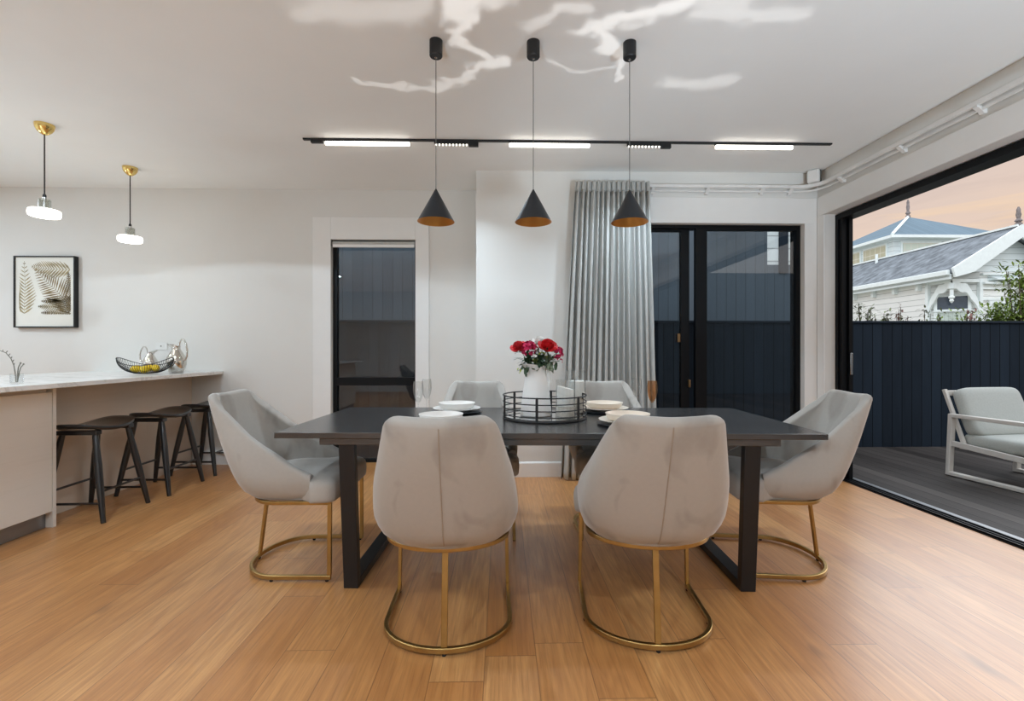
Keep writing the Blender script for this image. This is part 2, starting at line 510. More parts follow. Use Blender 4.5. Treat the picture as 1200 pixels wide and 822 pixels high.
# ---- window_1 (tall narrow window, left)
win = empty('window_1'); win['kind'] = 'structure'
f = MB(); fy0, fy1 = YW + .05, YW + .11
f.box(wx0, wx0 + .042, fy0, fy1, 0, wzt); f.box(wx1 - .016, wx1, fy0, fy1, 0, wzt)
f.box(wx0 + .042, wx1 - .016, fy0, fy1, wzt - .05, wzt); f.box(wx0 + .042, wx1 - .016, fy0, fy1, 0, .03)
f.box(wx0 + .042, wx1 - .016, fy0, fy1, .785, .866)
build('window_frame', f, 'blackframe', win)
build('glass_pane', MB().box(wx0 + .042, wx1 - .016, YW + .075, YW + .081, .866, wzt - .05), 'pane', win)
build('glass_pane', MB().box(wx0 + .042, wx1 - .016, YW + .075, YW + .081, .03, .785), 'pane', win)

# ---- door_1 (sliding door in the projecting wall)
dr = empty('door_1'); dr['kind'] = 'structure'
f = MB(); fy0, fy1 = YB + .05, YB + .15
f.box(dx0, dx0 + .04, fy0, fy1, 0, dzt); f.box(dx1 - .034, dx1, fy0, fy1, 0, dzt)
f.box(dx0 + .04, dx1 - .034, fy0, fy1, dzt - .03, dzt); f.box(dx0 + .04, dx1 - .034, fy0, fy1, 0, .03)
build('door_frame', f, 'blackframe', dr)
def sash(x0, x1, y0, y1, sl, sr, name, th=.018):
    q = MB(); zt = dzt - .03; zb = .03
    q.box(x0, x0 + sl, y0, y1, zb, zt); q.box(x1 - sr, x1, y0, y1, zb, zt)
    q.box(x0 + sl, x1 - sr, y0, y1, zt - th, zt); q.box(x0 + sl, x1 - sr, y0, y1, zb, zb + .08)
    s = build(name, q, 'blackframe', dr)
    build('glass_pane', MB().box(x0 + sl, x1 - sr, (y0 + y1) / 2 - .003, (y0 + y1) / 2 + .003, zb + .08, zt - th), 'pane', s)
    return s
sash(dx0 + .04, 1.75, fy0 + .052, fy0 + .094, .05, .08, 'door_leaf')
s2 = sash(1.79, dx1 - .034, fy0 + .004, fy0 + .046, .105, .006, 'door_leaf')
hb = MB(); hb.box(1.635, 1.66, YB + .085, YB + .103, 1.22, 1.30); hb.box(1.735, 1.752, YB + .07, YB + .103, .80, .87)
build('door_lock', hb, 'bronze', dr, bevel=.003)

# ---- door_2 (wide opening to the deck)
d2 = empty('door_2'); d2['kind'] = 'structure'
f = MB(); ox0, ox1 = DX, DX + .13
f.box(ox0, ox1, oy1 - .035, oy1, 0, ozt - .01); f.box(ox0, ox1, oy0, oy0 + .06, 0, ozt - .01)
f.box(ox0, ox1, oy0 + .06, oy1 - .035, ozt - .055, ozt - .01)
build('door_frame', f, 'blackframe', d2)
f = MB(); f.box(ox0, ox1, oy0 + .06, oy1 - .035, -.05, .004)
for k in (0.012, .045, .085): f.box(ox0 + k, ox0 + k + .01, oy0 + .06, oy1 - .035, .004, .016)
build('door_track', f, 'blackframe', d2)
build('door_sill', MB().box(ox1 - .022, ox1 + .03, oy0, oy1, -.05, .007), 'steel', d2)
f = MB()
f.box(ox0 + .012, ox0 + .05, oy1 - .075, oy1 - .035, .016, ozt - .055)
f.box(ox0 + .058, ox0 + .09, oy1 - .095, oy1 - .035, .016, ozt - .055)
build('door_leaf', f, 'blackframe', d2)
f = MB(); f.box(ox0 + .064, ox0 + .084, oy1 - .103, oy1 - .0955, .93, 1.12)
build('door_latch', f, 'silver', d2, bevel=.002)

# ------------------------------------------------------------------ dining chair
def chair_surface():
    Wk = [(0, .232), (.07, .265), (.22, .285), (.45, .272), (.75, .232), (1, .196)]
    Rk = [(0, -.225), (.07, -.265), (.22, -.305), (.5, -.362), (.75, -.41), (1, -.452)]
    yf = .148; zb = .395; uc = .60
    rimU = [(0, .880), (.3, .889), (.44, .893), (.53, .880), (.60, .825), (.66, .715), (.72, .655), (.80, .598), (.88, .548), (1, .50)]
    def S(u, v):
        a = abs(u); sg = 1 if u >= 0 else -1
        z = zb + v * (interp(a, rimU) - zb)
        k = (z - zb) / .5
        W = interp(k, Wk); yr = interp(k, Rk); y0 = -.02 - .34 * max(0, min(1, k))
        if a < uc:
            th = a / uc * PI / 2
            e = .78
            x = W * math.sin(th) ** e; y = y0 - (y0 - yr) * math.cos(th) ** e
        else:
            s = (a - uc) / (1 - uc)
            x = W - .012 * s * s; y = y0 + (yf - y0) * s
        return Vector((sg * x, y, z))
    return S

def make_chair():
    root = empty('dining_chair', cat='chair', group='velvet dining chairs around the table')
    S_ = chair_surface()
    NU, NV = 72, 14
    us = [-1 + 2 * i / NU for i in range(NU + 1)]; vs = [j / NV for j in range(NV + 1)]
    t = .052; rings = []
    for u in us:
        P = [S_(u, v) for v in vs]
        N = []
        for v in vs:
            du = S_(min(1, u + .01), v) - S_(max(-1, u - .01), v)
            dv = S_(u, min(1, v + .02)) - S_(u, max(0, v - .02))
            n = du.cross(dv); n.normalize()
            c = S_(u, v); ref = Vector((c.x, c.y + .05, 0))
            if n.dot(ref) < 0: n.negate()
            N.append(n)
        prof = list(P)
        up = (P[-1] - P[-2]).normalized(); n = N[-1]; C = P[-1] - n * t / 2
        for k in range(1, 6):
            a = PI * k / 6
            prof.append(C + n * (t / 2) * math.cos(a) + up * (t / 2) * math.sin(a))
        for j in range(NV, -1, -1):
            prof.append(P[j] - N[j] * t)
        rings.append([tuple(p) for p in prof])
    mb = MB().loft(rings, True, True, True)
    bk = build('backrest', mb, 'velvet', root, smooth=True, angle=60)
    # centre back seam: two stitched welts
    for dxs in (-.006, .006):
        pass
    pth = []
    for j in range(NV + 1):
        p = S_(0, j / NV); pth.append((p.x, p.y - .0005, p.z))
    pth += [(0, pth[-1][1] + .012, pth[-1][2] + .019), (0, pth[-1][1] + .026, pth[-1][2] + .0255)]
    build('back_seam', MB().tube(pth, .0022, 6), 'seam', bk, smooth=True)
    # seat cushion
    half = []
    fy = .275
    half += [(.0, fy), (.10, fy - .002), (.18, fy - .006)]
    half += [(.228 + .056 * math.sin(a), fy - .064 + .058 * math.cos(a)) for a in [PI / 2 * q / 6 for q in range(1, 7)]]
    half += [(.286, .155), (.265, .140), (.24, .09), (.236, 0)]
    half += [(.236 * math.cos(a), -.04 - .2 * math.sin(a)) for a in [PI / 2 * q / 8 for q in range(1, 8)]]
    out = half + [(0, -.24)] + [(-x, y) for x, y in reversed(half[1:])]
    def ring(s, z, crown=0):
        return [(x * s, .02 + (y - .02) * s, z) for x, y in out]
    rings = [ring(.965, .392), ring(.99, .398), ring(1, .412), ring(1.006, .44), ring(1, .468), ring(.985, .484), ring(.95, .497), ring(.88, .506), ring(.7, .515), ring(.45, .521), ring(.2, .524), ring(.02, .524)]
    build('seat', MB().loft(rings, True, True, True), 'velvet', root, smooth=True, angle=70)
    # gold frame
    hw, yfp, yrp = .255, .245, -.245
    def hoop(z, hw, yf_, yr_, y0=-.04):
        p = [(hw, yf_, z), (hw, y0, z)]
        p += [(hw * math.cos(a), y0 + (yr_ - y0) * math.sin(a), z) for a in [PI * q / 28 for q in range(1, 28)]]
        p += [(-hw, y0, z), (-hw, yf_, z)]
        return p
    build('floor_hoop', MB().sweep(hoop(.02, hw, yfp, yrp), .018, .022), 'gold', root, bevel=.003)
    build('seat_frame', MB().sweep(hoop(.384, hw - .012, yfp, yrp + .03), .018, .018), 'gold', root, bevel=.003)
    for sx in (-1, 1):
        build('leg', MB().sweep([(sx * hw, yfp - .008, .03), (sx * (hw - .006), yfp - .008, .378)], .016, .02, up=(0, 1, 0)), 'gold', root, bevel=.002)
    build('leg', MB().sweep([(0, yrp + .005, .03), (0, yrp + .05, .378)], .024, .014, up=(0, 1, 0)), 'gold', root, bevel=.002)
    for p in ((hw, .225), (-hw, .225), (hw, -.05), (-hw, -.05), (0, yrp)):
        build('foot_glide', MB().lathe([(.008, 0), (.009, .004), (.008, .010)], 10, (p[0], p[1], 0), True, True), 'rubber', root)
    return root

chair = make_chair()
chairs = [
    ((-.222, 2.005), 1.5, 'beige velvet chair with gold base, back to viewer, left of pair at near table side'),
    ((.612, 2.008), -4.5, 'beige velvet chair with gold base, back to viewer, right of pair at near table side'),
    ((-1.085, 2.60), -90 - 1, 'beige velvet chair facing right at left end of black table near stools'),
    ((1.475, 2.545), 90 - 7, 'beige velvet chair facing left at right end of black table beside open deck doors'),
    ((-.18, 3.04), 180, 'velvet chair tucked in at far table side before bare white wall, left of flower jug'),
    ((.735, 3.04), 180, 'velvet chair tucked in at far table side in front of grey curtain'),
]
for i, (p, a, lab) in enumerate(chairs):
    place(chair, (p[0], p[1], 0), rad(a), lab, first=(i == 0))

# ------------------------------------------------------------------ table
tb = empty('dining_table', (.24, 2.715, 0), rad(-2.25), 'long black wooden dining table set with plates and flowers', 'table')
build('tabletop', MB().box(-1.31, 1.31, -.5, .5, .722, .75), 'table', tb, bevel=.002)
build('apron_board', MB().box(-1.095, 1.095, -.492, .492, .690, .7215), 'table', tb, bevel=.002)
for sx in (-1, 1):
    b0, b1 = .945, .968   # bar centre at floor / top
    q = MB()
    w_ = .07
    pts_near = [(-.485, 0), (-.445, 0), (-.445, .69), (-.485, .69)]
    # near upright (leans slightly outward towards the top)
    def bar(poly0, poly1):
        q.loft([poly0, poly1])
    bar([(sx * b0 - w_ / 2, -.485, 0), (sx * b0 + w_ / 2, -.485, 0), (sx * b0 + w_ / 2, -.445, 0), (sx * b0 - w_ / 2, -.445, 0)],
        [(sx * b1 - w_ / 2 - .003, -.485, .69), (sx * b1 + w_ / 2 + .003, -.485, .69), (sx * b1 + w_ / 2 + .003, -.445, .69), (sx * b1 - w_ / 2 - .003, -.445, .69)])
    bar([(sx * b0 - w_ / 2, .15, 0), (sx * b0 + w_ / 2, .15, 0), (sx * b0 + w_ / 2, .19, 0), (sx * b0 - w_ / 2, .19, 0)],
        [(sx * b1 - w_ / 2, .38, .69), (sx * b1 + w_ / 2, .38, .69), (sx * b1 + w_ / 2, .42, .69), (sx * b1 - w_ / 2, .42, .69)])
    q.box(sx * b0 - w_ / 2, sx * b0 + w_ / 2, -.445, .155, 0, .04)
    build('leg', q, 'table_leg', tb, bevel=.002)

# ------------------------------------------------------------------ tableware
TT = .751
def dish(name, prof, mat, c, label, cat, group, z):
    o = empty(name, (c[0], c[1], z), 0, label, cat, group)
    o2 = build('dish_body', MB().lathe(prof, 48, (0, 0, 0), True, False), mat, o, smooth=True, angle=50)
    return o
settings = [((-.317, 2.46), 'near left', 'left chair on near side'), ((.663, 2.46), 'near right', 'right chair on near side'),
            ((-.285, 2.985), 'far left', 'left chair on far side'), ((.655, 2.985), 'far right', 'right chair on far side')]
charger_prof = [(.001, 0), (.12, 0), (.158, .007), (.161, .010), (.158, .0115), (.12, .006), (.001, .006)]
plate_prof = [(.001, 0), (.085, 0), (.09, .003), (.148, .020), (.151, .023), (.148, .0245), (.09, .009), (.001, .008)]
bowl_prof = [(.001, 0), (.06, 0), (.085, .006), (.108, .022), (.114, .042), (.116, .046), (.112, .046), (.104, .026), (.08, .012), (.001, .009)]
def lathe_thing(name, prof, mat, loc, label, cat, group, seg=48):
    o = build(name, MB().lathe(prof, seg, (0, 0, 0), True, False), mat, None, smooth=True, angle=50)
    o.location = loc
    return tag(o, label, cat, group)
where = ['in front of the left chair with its back to viewer', 'in front of the right chair with its back to viewer',
         'in front of the far chair behind the wine flutes', 'in front of the far chair by the curtain']
wh = ['at near left setting on black table', 'at near right setting on black table', 'at far left setting on black table', 'at far right setting on black table']
for i, (c, _, _) in enumerate(settings):
    mt = 'white_ceramic' if i in (0, 2) else 'cream_ceramic'
    lathe_thing('charger_plate', charger_prof, 'charger', (c[0], c[1], TT), 'dark grey charger plate under white dishes ' + wh[i], 'plate', 'charger plates')
    lathe_thing('dinner_plate', plate_prof, mt, (c[0], c[1], TT + .0065), 'wide white dinner plate below a bowl ' + wh[i], 'plate', 'dinner plates')
    lathe_thing('bowl', bowl_prof, mt, (c[0], c[1], TT + .0152), 'shallow white bowl on top of stack ' + wh[i], 'bowl', 'bowls on the dinner plates')

def flute(loc, mat, label, h=.215):
    o = empty('wine_flute', (loc[0], loc[1], TT), 0, label, 'glass', 'stemmed glasses on the table')
    build('glass_foot', MB().lathe([(.001, 0), (.030, 0), (.031, .0015), (.02, .003), (.006, .007), (.004, .012)], 28, cap0=True), M['glass'], o, smooth=True)
    build('glass_stem', MB().lathe([(.004, .012), (.0032, .03), (.0032, .075), (.005, .088)], 14), M['glass'], o, smooth=True)
    build('glass_bowl', MB().lathe([(.005, .088), (.014, .10), (.024, .125), (.0295, .16), (.029, .19), (.0265, h), (.0255, h), (.028, .19), (.0283, .16), (.022, .126), (.012, .103), (.001, .096)], 28), mat, o, smooth=True)
flute((-.478, 2.70), M['glass'], 'clear stemmed flute nearer the viewer at the left place settings')
flute((-.462, 2.90), M['glass'], 'clear stemmed flute just behind another at the left place settings')
flute((.848, 2.93), M['glass'], 'clear stemmed flute in front of the grey curtain at right settings')
flute((.872, 2.70), M['amber'], 'stemmed flute with amber tint imitating a reflection right of the curtain on table')

# tray
tr = empty('round_tray', (.25, 2.74, TT), 0, 'round black wire gallery tray with mirrored base on table', 'tray')
TR = .242
build('base', MB().lathe([(.001, 0), (TR, 0), (TR + .003, .004), (TR, .014), (TR - .008, .014), (TR - .008, .010), (.001, .010)], 64, cap0=True), 'black', tr, smooth=True)
build('mirror_plate', MB().lathe([(.001, .0102), (TR - .0085, .0102), (TR - .0085, .0125), (.001, .0125)], 64), 'mirror', tr)
for k in range(4):
    zz = .02 + .035 * k + .008
    build('rail', MB().tube([(TR * math.cos(a), TR * math.sin(a), zz) for a in [2 * PI * i / 72 for i in range(72)]], .0032 if k < 3 else .004, 6, closed=True), 'black', tr, smooth=True)
for k in range(6):
    a = rad(15 + 60 * k)
    q = MB().box(-.004, .004, -.007, .007, 0, .137)
    o = build('post', q, 'black', tr, bevel=.001)
    o.location = (TR * math.cos(a), TR * math.sin(a), 0); o.rotation_euler = (0, 0, a)
TZ = TT + .0127

# jug
jug = empty('flower_jug', (.200, 2.735, TZ), 0, 'tall white enamel jug holding flowers on the tray', 'jug')
prof = [(.001, 0), (.088, 0), (.091, .006), (.089, .03), (.082, .10), (.074, .16), (.065, .215), (.059, .245), (.058, .255), (.061, .27), (.066, .285), (.068, .292)]
seg = 48; rings = []
def jugring(r, z, inner=0):
    out = []
    for i in range(seg):
        a = 2 * PI * i / seg
        rr = r - inner
        k = max(0, (z - .225) / .067)
        d = math.cos(a - rad(222))
        if d > .55:
            s = ((d - .55) / .45) ** 1.6
            rr += .042 * k * s
        out.append((rr * math.cos(a), rr * math.sin(a), z + .012 * k * max(0, (d - .55) / .45)))
    return out
rings = [jugring(r, z) for r, z in prof]
rings += [jugring(r, z, .005) for r, z in reversed(prof[2:])] + [[(.001 * math.cos(2 * PI * i / seg), .001 * math.sin(2 * PI * i / seg), .01) for i in range(seg)]]
build('body', MB().loft(rings, True, True, True), 'enamel', jug, smooth=True, angle=70)
hd = [(.058, .262), (.085, .272), (.112, .262), (.124, .235), (.122, .19), (.108, .145), (.088, .115), (.080, .108)]
ha = rad(42)
build('handle', MB().tube([(r * math.cos(ha), r * math.sin(ha), z) for r, z in hd], [.008, .009, .009, .009, .009, .009, .008, .007], 10), 'enamel', jug, smooth=True)

# hurricane candles
def hurricane(loc, r, hgl, zc0, zc1, rc, lab, slant, labc):
    o = empty('hurricane_glass', (loc[0], loc[1], TZ), 0, lab, 'candle holder', 'hurricane glasses on the tray')
    build('cylinder', MB().lathe([(.001, 0), (r, 0), (r, hgl), (r - .0025, hgl), (r - .0025, .008), (.001, .008)], 36, cap0=True), 'glass', o, smooth=True, angle=30)
    build('sand_fill', MB().lathe([(.001, .0085), (r - .003, .0085), (r - .003, zc0 - .004), (.02, zc0), (.001, zc0)], 36, cap0=True), 'sand', o, smooth=True, angle=40)
    c = empty('pillar_candle', (loc[0], loc[1], TZ + zc0 + .0005), 0, labc, 'candle', 'pillar candles')
    n = 36; hc = zc1 - zc0; rings = []
    for rr, zz, sl in ((.001, 0, 0), (rc, 0, 0), (rc, hc * .5, .2), (rc, hc - .004, 1), (rc - .005, hc, 1), (rc * .5, hc - .004, 1), (.001, hc - .006, 1)):
        rings.append([(rr * math.cos(2 * PI * i / n), rr * math.sin(2 * PI * i / n), zz - slant * sl * rr / rc * math.cos(2 * PI * i / n)) for i in range(n)])
    build('wax', MB().loft(rings), 'candle', c, smooth=True, angle=50)
    build('wick', MB().tube([(0, 0, hc - .008), (.001, .001, hc + .003), (.003, .001, hc + .010)], .0012, 6), 'black', c)
hurricane((.450, 2.84), .0595, .258, .092, .195, .050, 'taller clear glass cylinder with white candle at back of tray', 0, 'white pillar candle in the taller glass cylinder at back of tray')
hurricane((.361, 2.655), .0555, .212, .062, .168, .046, 'shorter clear glass cylinder with white candle beside the jug', .012, 'white pillar candle with sloping top in the shorter glass beside jug')

# ------------------------------------------------------------------ flowers
JC = Vector((.200, 2.735, TZ + .27))
def petal(mb, c, n, up, L, W, curl, base=.0):
    """a curved petal starting near c, growing along n with width direction = n x up"""
    side = n.cross(up).normalized(); rows = []
    for i in range(5):
        s = i / 4
        wd = W * math.sin(PI * (.12 + .75 * s)) * .5
        cen = c + n * (base + L * s) + up * (curl * s * s * L)
        rows.append([tuple(cen - side * wd + up * .12 * wd), tuple(cen), tuple(cen + side * wd + up * .12 * wd)])
    vs = [p for r in rows for p in r]
    fs = []
    for i in range(4):
        for j in range(2):
            a = i * 3 + j; fs.append((a, a + 1, a + 4, a + 3))
    mb.add(vs, fs)
def frame(d):
    d = d.normalized(); a = d.orthogonal().normalized(); return d, a, d.cross(a).normalized()
def bloom_rose(mb, c, d, R, rnd):
    d, a, b = frame(d)
    for layer, (n, op, L) in enumerate(((4, .15, .55), (5, .4, .75), (6, .75, .95), (7, 1.15, 1.05))):
        for k in range(n):
            th = 2 * PI * k / n + layer * .6 + rnd.uniform(-.2, .2)
            out = a * math.cos(th) + b * math.sin(th)
            nd = (d * math.cos(op) + out * math.sin(op)).normalized()
            up = (d * math.sin(op) - out * math.cos(op)).normalized()
            petal(mb, c + out * R * .06 * layer - d * R * .2, nd, -up, L * R, R * (1.0 + .12 * layer), -.35 + .3 * (op > 1))
    mb.sphere(tuple(c - d * R * .05), R * .3, 10, 6)
def bloom_cluster(mb, c, d, R, n, rnd):
    for k in range(n):
        v = Vector((rnd.gauss(0, 1), rnd.gauss(0, 1), rnd.gauss(0, 1))).normalized()
        if v.dot(d) < -.5: v = -v
        p = c + v * R * rnd.uniform(.65, 1.0)
        q, a, b = frame(v); r = R * .34
        for j in range(5):
            th = 2 * PI * j / 5 + k
            out = a * math.cos(th) + b * math.sin(th)
            petal(mb, p, (out + q * .45).normalized(), q, r, r * .95, .15)
def leafblade(mb, c, d, L, W, rnd):
    d = d.normalized(); up = Vector((0, 0, 1))
    if abs(d.z) > .95: up = Vector((1, 0, 0))
    up = (up - d * up.dot(d)).normalized()
    petal(mb, c, d, up, L, W, rnd.uniform(-.5, .2))

def flower(off, kind, label, R, leaves=4, mat=None, seed=0, name=None, cat='flower', leafmat='leaf'):
    rnd = random.Random(seed)
    head = Vector(off)
    rim = Vector((max(-.035, min(.035, off[0] * .45)), max(-.035, min(.035, off[1] * .45)), 0))
    foot = Vector((-rim.x * .6, -rim.y * .6, -.20))
    name = name or {'rose': 'rose_flower', 'cluster': 'hydrangea', 'small': 'blossom_spray'}[kind]
    o = empty(name, tuple(JC), 0, label, cat, 'cut flowers in the white jug')
    mid = rim + (head - rim) * .5 + Vector((0, 0, .012))
    path = [foot, rim * .5 + foot * .5, rim, mid, head]
    build('stem', MB().tube(path, .0022, 6), 'stem', o, smooth=True)
    d = (head - rim).normalized() * .6 + Vector((0, -.55, .35)); d.normalize()
    mb = MB()
    if kind == 'rose': bloom_rose(mb, head, d, R, rnd)
    elif kind == 'cluster': bloom_cluster(mb, head, d, R, 46, rnd)
    elif kind == 'small': bloom_cluster(mb, head, d, R, 9, rnd)
    elif kind == 'sprig':
        for k in range(60):
            s = rnd.uniform(.35, 1.0); p = rim + (head - rim) * s
            dd = Vector((rnd.gauss(0, 1), rnd.gauss(0, 1), rnd.gauss(0.1, .7))).normalized()
            leafblade(mb, p + dd * R * .25, dd, R * rnd.uniform(.5, .95), R * .38, rnd)
    if kind == 'sprig':
        build('leaves', mb, mat, o, smooth=True)
    else:
        build('blossom', mb, mat, o, smooth=True)
        if leaves:
            for k in range(leaves):
                lf = MB()
                s = rnd.uniform(.25, .85); p = rim + (head - rim) * s
                dd = Vector((rnd.gauss(0, 1), rnd.gauss(-.3, 1), rnd.gauss(0, .5))).normalized()
                leafblade(lf, p, dd, rnd.uniform(.035, .055), rnd.uniform(.018, .026), rnd)
                build('leaf', lf, leafmat, o, smooth=True)
# jug centre is at px ~ 628; offsets in metres (1 px ~ 5 mm)
flower((-.102, -.02, .125), 'rose', 'coral red rose at far left of the bouquet', .044, 3, 'rose_pale', 1)
flower((.062, -.045, .130), 'rose', 'large open red rose at right of the bouquet', .052, 4, 'rose', 2)
flower((-.045, -.04, .118), 'cluster', 'magenta blossom cluster beside the coral rose', .042, 6, 'pink', 3)
flower((.122, -.01, .095), 'cluster', 'pink blossom cluster at far right of the bouquet', .034, 3, 'pink', 4)
flower((.132, -.045, .05), 'small', 'small drooping pink blossom below the right cluster', .018, 1, 'pink', 5)
flower((.022, .03, .158), 'rose', 'white bloom at top of the bouquet', .04, 2, 'white_petal', 6)
flower((.005, -.05, .095), 'small', 'small white and yellow blossoms at centre of the bouquet', .03, 3, 'white_petal', 7, leafmat='leaf_pale')
flower((.035, -.06, .075), 'small', 'tiny pale yellow blossoms left of the large red rose', .024, 2, 'lime_petal', 17, leafmat='leaf_pale')
flower((-.015, -.03, .12), 'cluster', 'small crimson blossoms between the magenta cluster and white bloom', .022, 2, 'rose_pale', 18)
flower((-.012, -.065, .05), 'small', 'lime green bud low at front of the bouquet', .012, 3, 'lime_petal', 8)
flower((-.098, -.05, -.005), 'small', 'pale lime bud drooping over left rim of jug', .015, 3, 'lime_petal', 9)
flower((-.065, -.045, .06), 'sprig', 'dark green leafy sprig at left of the bouquet', .06, 0, 'leaf', 10, 'leaf_sprig', 'leaves')
flower((.025, -.05, .07), 'sprig', 'dark green leafy sprig at centre of the bouquet', .055, 0, 'leaf', 11, 'leaf_sprig', 'leaves')
flower((.085, -.03, .055), 'sprig', 'pale sage sprig at right of the bouquet', .06, 0, 'leaf_pale', 12, 'leaf_sprig', 'leaves')

# ------------------------------------------------------------------ pendants over the table
def make_pendant():
    o = empty('pendant_lamp', cat='pendant lamp', group='black cone pendant lamps over the table')
    build('canopy', MB().lathe([(.001, 0), (.034, 0), (.034, -.078), (.031, -.083), (.001, -.083)], 32, cap0=True), 'black', o, smooth=True, angle=30)
    build('cable_grip', MB().lathe([(.007, -.083), (.007, -.089), (.003, -.092)], 14, cap1=True), 'silver', o, smooth=True)
    zt = 1.986 - ZC; zr = 1.818 - ZC
    build('cable', MB().tube([(0, 0, -.085), (0, 0, zt - .002)], .0022, 6), 'cable', o)
    build('lamp_shade', MB().lathe([(.004, zt + .004), (.0055, zt), (.0965, zr)], 48, cap0=True), 'cone', o, smooth=True, angle=50)
    build('shade_lining', MB().lathe([(.0965, zr), (.094, zr + .0008), (.004, zt - .008)], 48, cap1=True), 'copper', o, smooth=True, angle=80)
    build('bulb', MB().sphere((0, 0, zt - .062), .016, 16, 8), 'bulb', o, smooth=True)
    return o
pd = make_pendant()
for i, (x, y, lab) in enumerate([(-.345, 2.47, 'leftmost of three black cone pendants with copper lining over table'),
                                 (.166, 2.468, 'middle of three black cone pendants with copper lining, above flower jug'),
                                 (.675, 2.464, 'rightmost of three black cone pendants, hanging before the grey curtain')]):
    place(pd, (x, y, ZC), 0, lab, first=(i == 0))

# ------------------------------------------------------------------ ceiling track
YT = 3.628
tk = empty('ceiling_track', (0, YT, ZC), 0, 'long thin black magnetic lighting track across the ceiling', 'lighting track')
build('track_rail', MB().box(-1.52, 2.586, -.014, .014, -.012, 0), 'black', tk, bevel=.002)
build('power_feed', MB().box(-1.46, -1.37, -.014, .014, -.034, -.0125), 'black', tk, bevel=.002)
for x0, x1, lab in ((-1.355, -.705, 'glowing white linear LED bar at left end of track'), (.055, .685, 'glowing white linear LED bar at middle of track'), (1.665, 2.28, 'glowing white linear LED bar at right end of track')):
    o = empty('linear_light', ((x0 + x1) / 2, YT, ZC - .0125), 0, lab, 'ceiling light', 'linear bars on the track'); L = (x1 - x0) / 2
    build('housing', MB().box(-L, L, -.013, .013, -.010, 0), 'black', o)
    build('diffuser', MB().box(-L + .004, L - .004, -.0125, .0125, -.036, -.0102), 'led', o, bevel=.004)
for x0, lab in ((-.52, 'black ten lens spot module on track near left pendant'), (.975, 'black ten lens spot module on track near right pendant')):
    o = empty('spot_module', (x0, YT, ZC - .0125), 0, lab, 'ceiling light', 'spot modules on the track')
    build('housing', MB().box(0, .265, -.013, .013, -.022, 0), 'black', o, bevel=.001)
    build('driver_box', MB().box(.266, .34, -.014, .014, -.038, 0), 'black', o, bevel=.001)
    for k in range(10):
        cx = .014 + k * .0262
        build('lens', MB().lathe([(.001, -.032), (.005, -.032), (.0075, -.0222), (.001, -.0222)], 12, (cx, 0, 0), True, True), 'led_lens', o)

# ------------------------------------------------------------------ kitchen pendants
def make_kpend():
    o = empty('glass_pendant', cat='pendant lamp', group='glass pendants over the counter')
    build('canopy', MB().lathe([(.001, 0), (.057, 0), (.057, -.010), (.053, -.03), (.042, -.05), (.026, -.066), (.010, -.076), (.001, -.077)], 36, cap0=True), 'brass', o, smooth=True, angle=60)
    z = 2.235 - ZC
    build('cord', MB().tube([(0, 0, -.076), (0, 0, z + .028)], .0042, 8), 'cord', o)
    build('cord_grip', MB().lathe([(.004, z + .034), (.010, z + .026), (.011, z + .016), (.011, z + .008), (.001, z + .008)], 16, cap0=True), 'black', o, smooth=True)
    build('socket', MB().lathe([(.011, z + .008), (.012, z - .02), (.001, z - .02)], 16, cap0=True), 'silver', o, smooth=True, angle=40)
    build('upper_shade', MB().lathe([(.012, z - .004), (.033, z - .006), (.036, z - .012), (.036, z - .082), (.033, z - .082), (.033, z - .014), (.012, z - .01)], 36), 'frost', o, smooth=True, angle=40)
    build('disc_shade', MB().lathe([(.001, z - .083), (.083, z - .083), (.089, z - .089), (.0905, z - .108), (.088, z - .125), (.081, z - .131), (.001, z - .131)], 48, cap0=True, cap1=True), 'glow', o, smooth=True, angle=60)
    return o
kp = make_kpend()
place(kp, (-3.285, 3.445, ZC), 0, 'glowing glass disc pendant with brass canopy nearer viewer, above counter by picture', first=True)
place(kp, (-3.295, 4.235, ZC), 0, 'glowing glass disc pendant with brass canopy farther back, above counter by wall')

# ------------------------------------------------------------------ counter
CX0, CX1 = -4.1, -2.79
wt = build('counter_worktop', MB().box(CX0, CX1, .2, YW - .001, .905, .937), 'marble', None, bevel=.003)
tag(wt, 'long white marble worktop of kitchen counter at left wall', 'worktop')
cb = empty('counter_cabinet', (0, 0, 0), 0, 'pale oak kitchen counter cabinet under marble top, at left', 'cabinet')
FX = -2.893
build('body', MB().box(CX0 + .05, FX - .045, .3, 3.088, .112, .9045), 'oak_panel', cb)
build('end_panel', MB().box(CX0 + .05, FX, 3.09, 3.113, 0, .9045), 'oak', cb, bevel=.001)
build('kickboard', MB().box(FX - .065, FX - .046, .3, 3.088, .002, .111), 'steel', cb)
for y0, y1 in ((2.19, 3.086), (1.27, 2.186), (.35, 1.266)):
    build('door', MB().box(FX - .024, FX - .001, y0, y1, .105, .875), 'oak', cb, bevel=.002)
build('finger_channel', MB().box(FX - .034, FX - .028, .35, 3.075, .8695, .9045), 'oak_panel', cb)
pn = build('counter_back_panel', MB().box(-3.125, -3.103, 3.115, YW - .002, 0, .9045), 'oak_panel', None)
tag(pn, 'oak panel closing the knee space behind the black stools', 'panel')

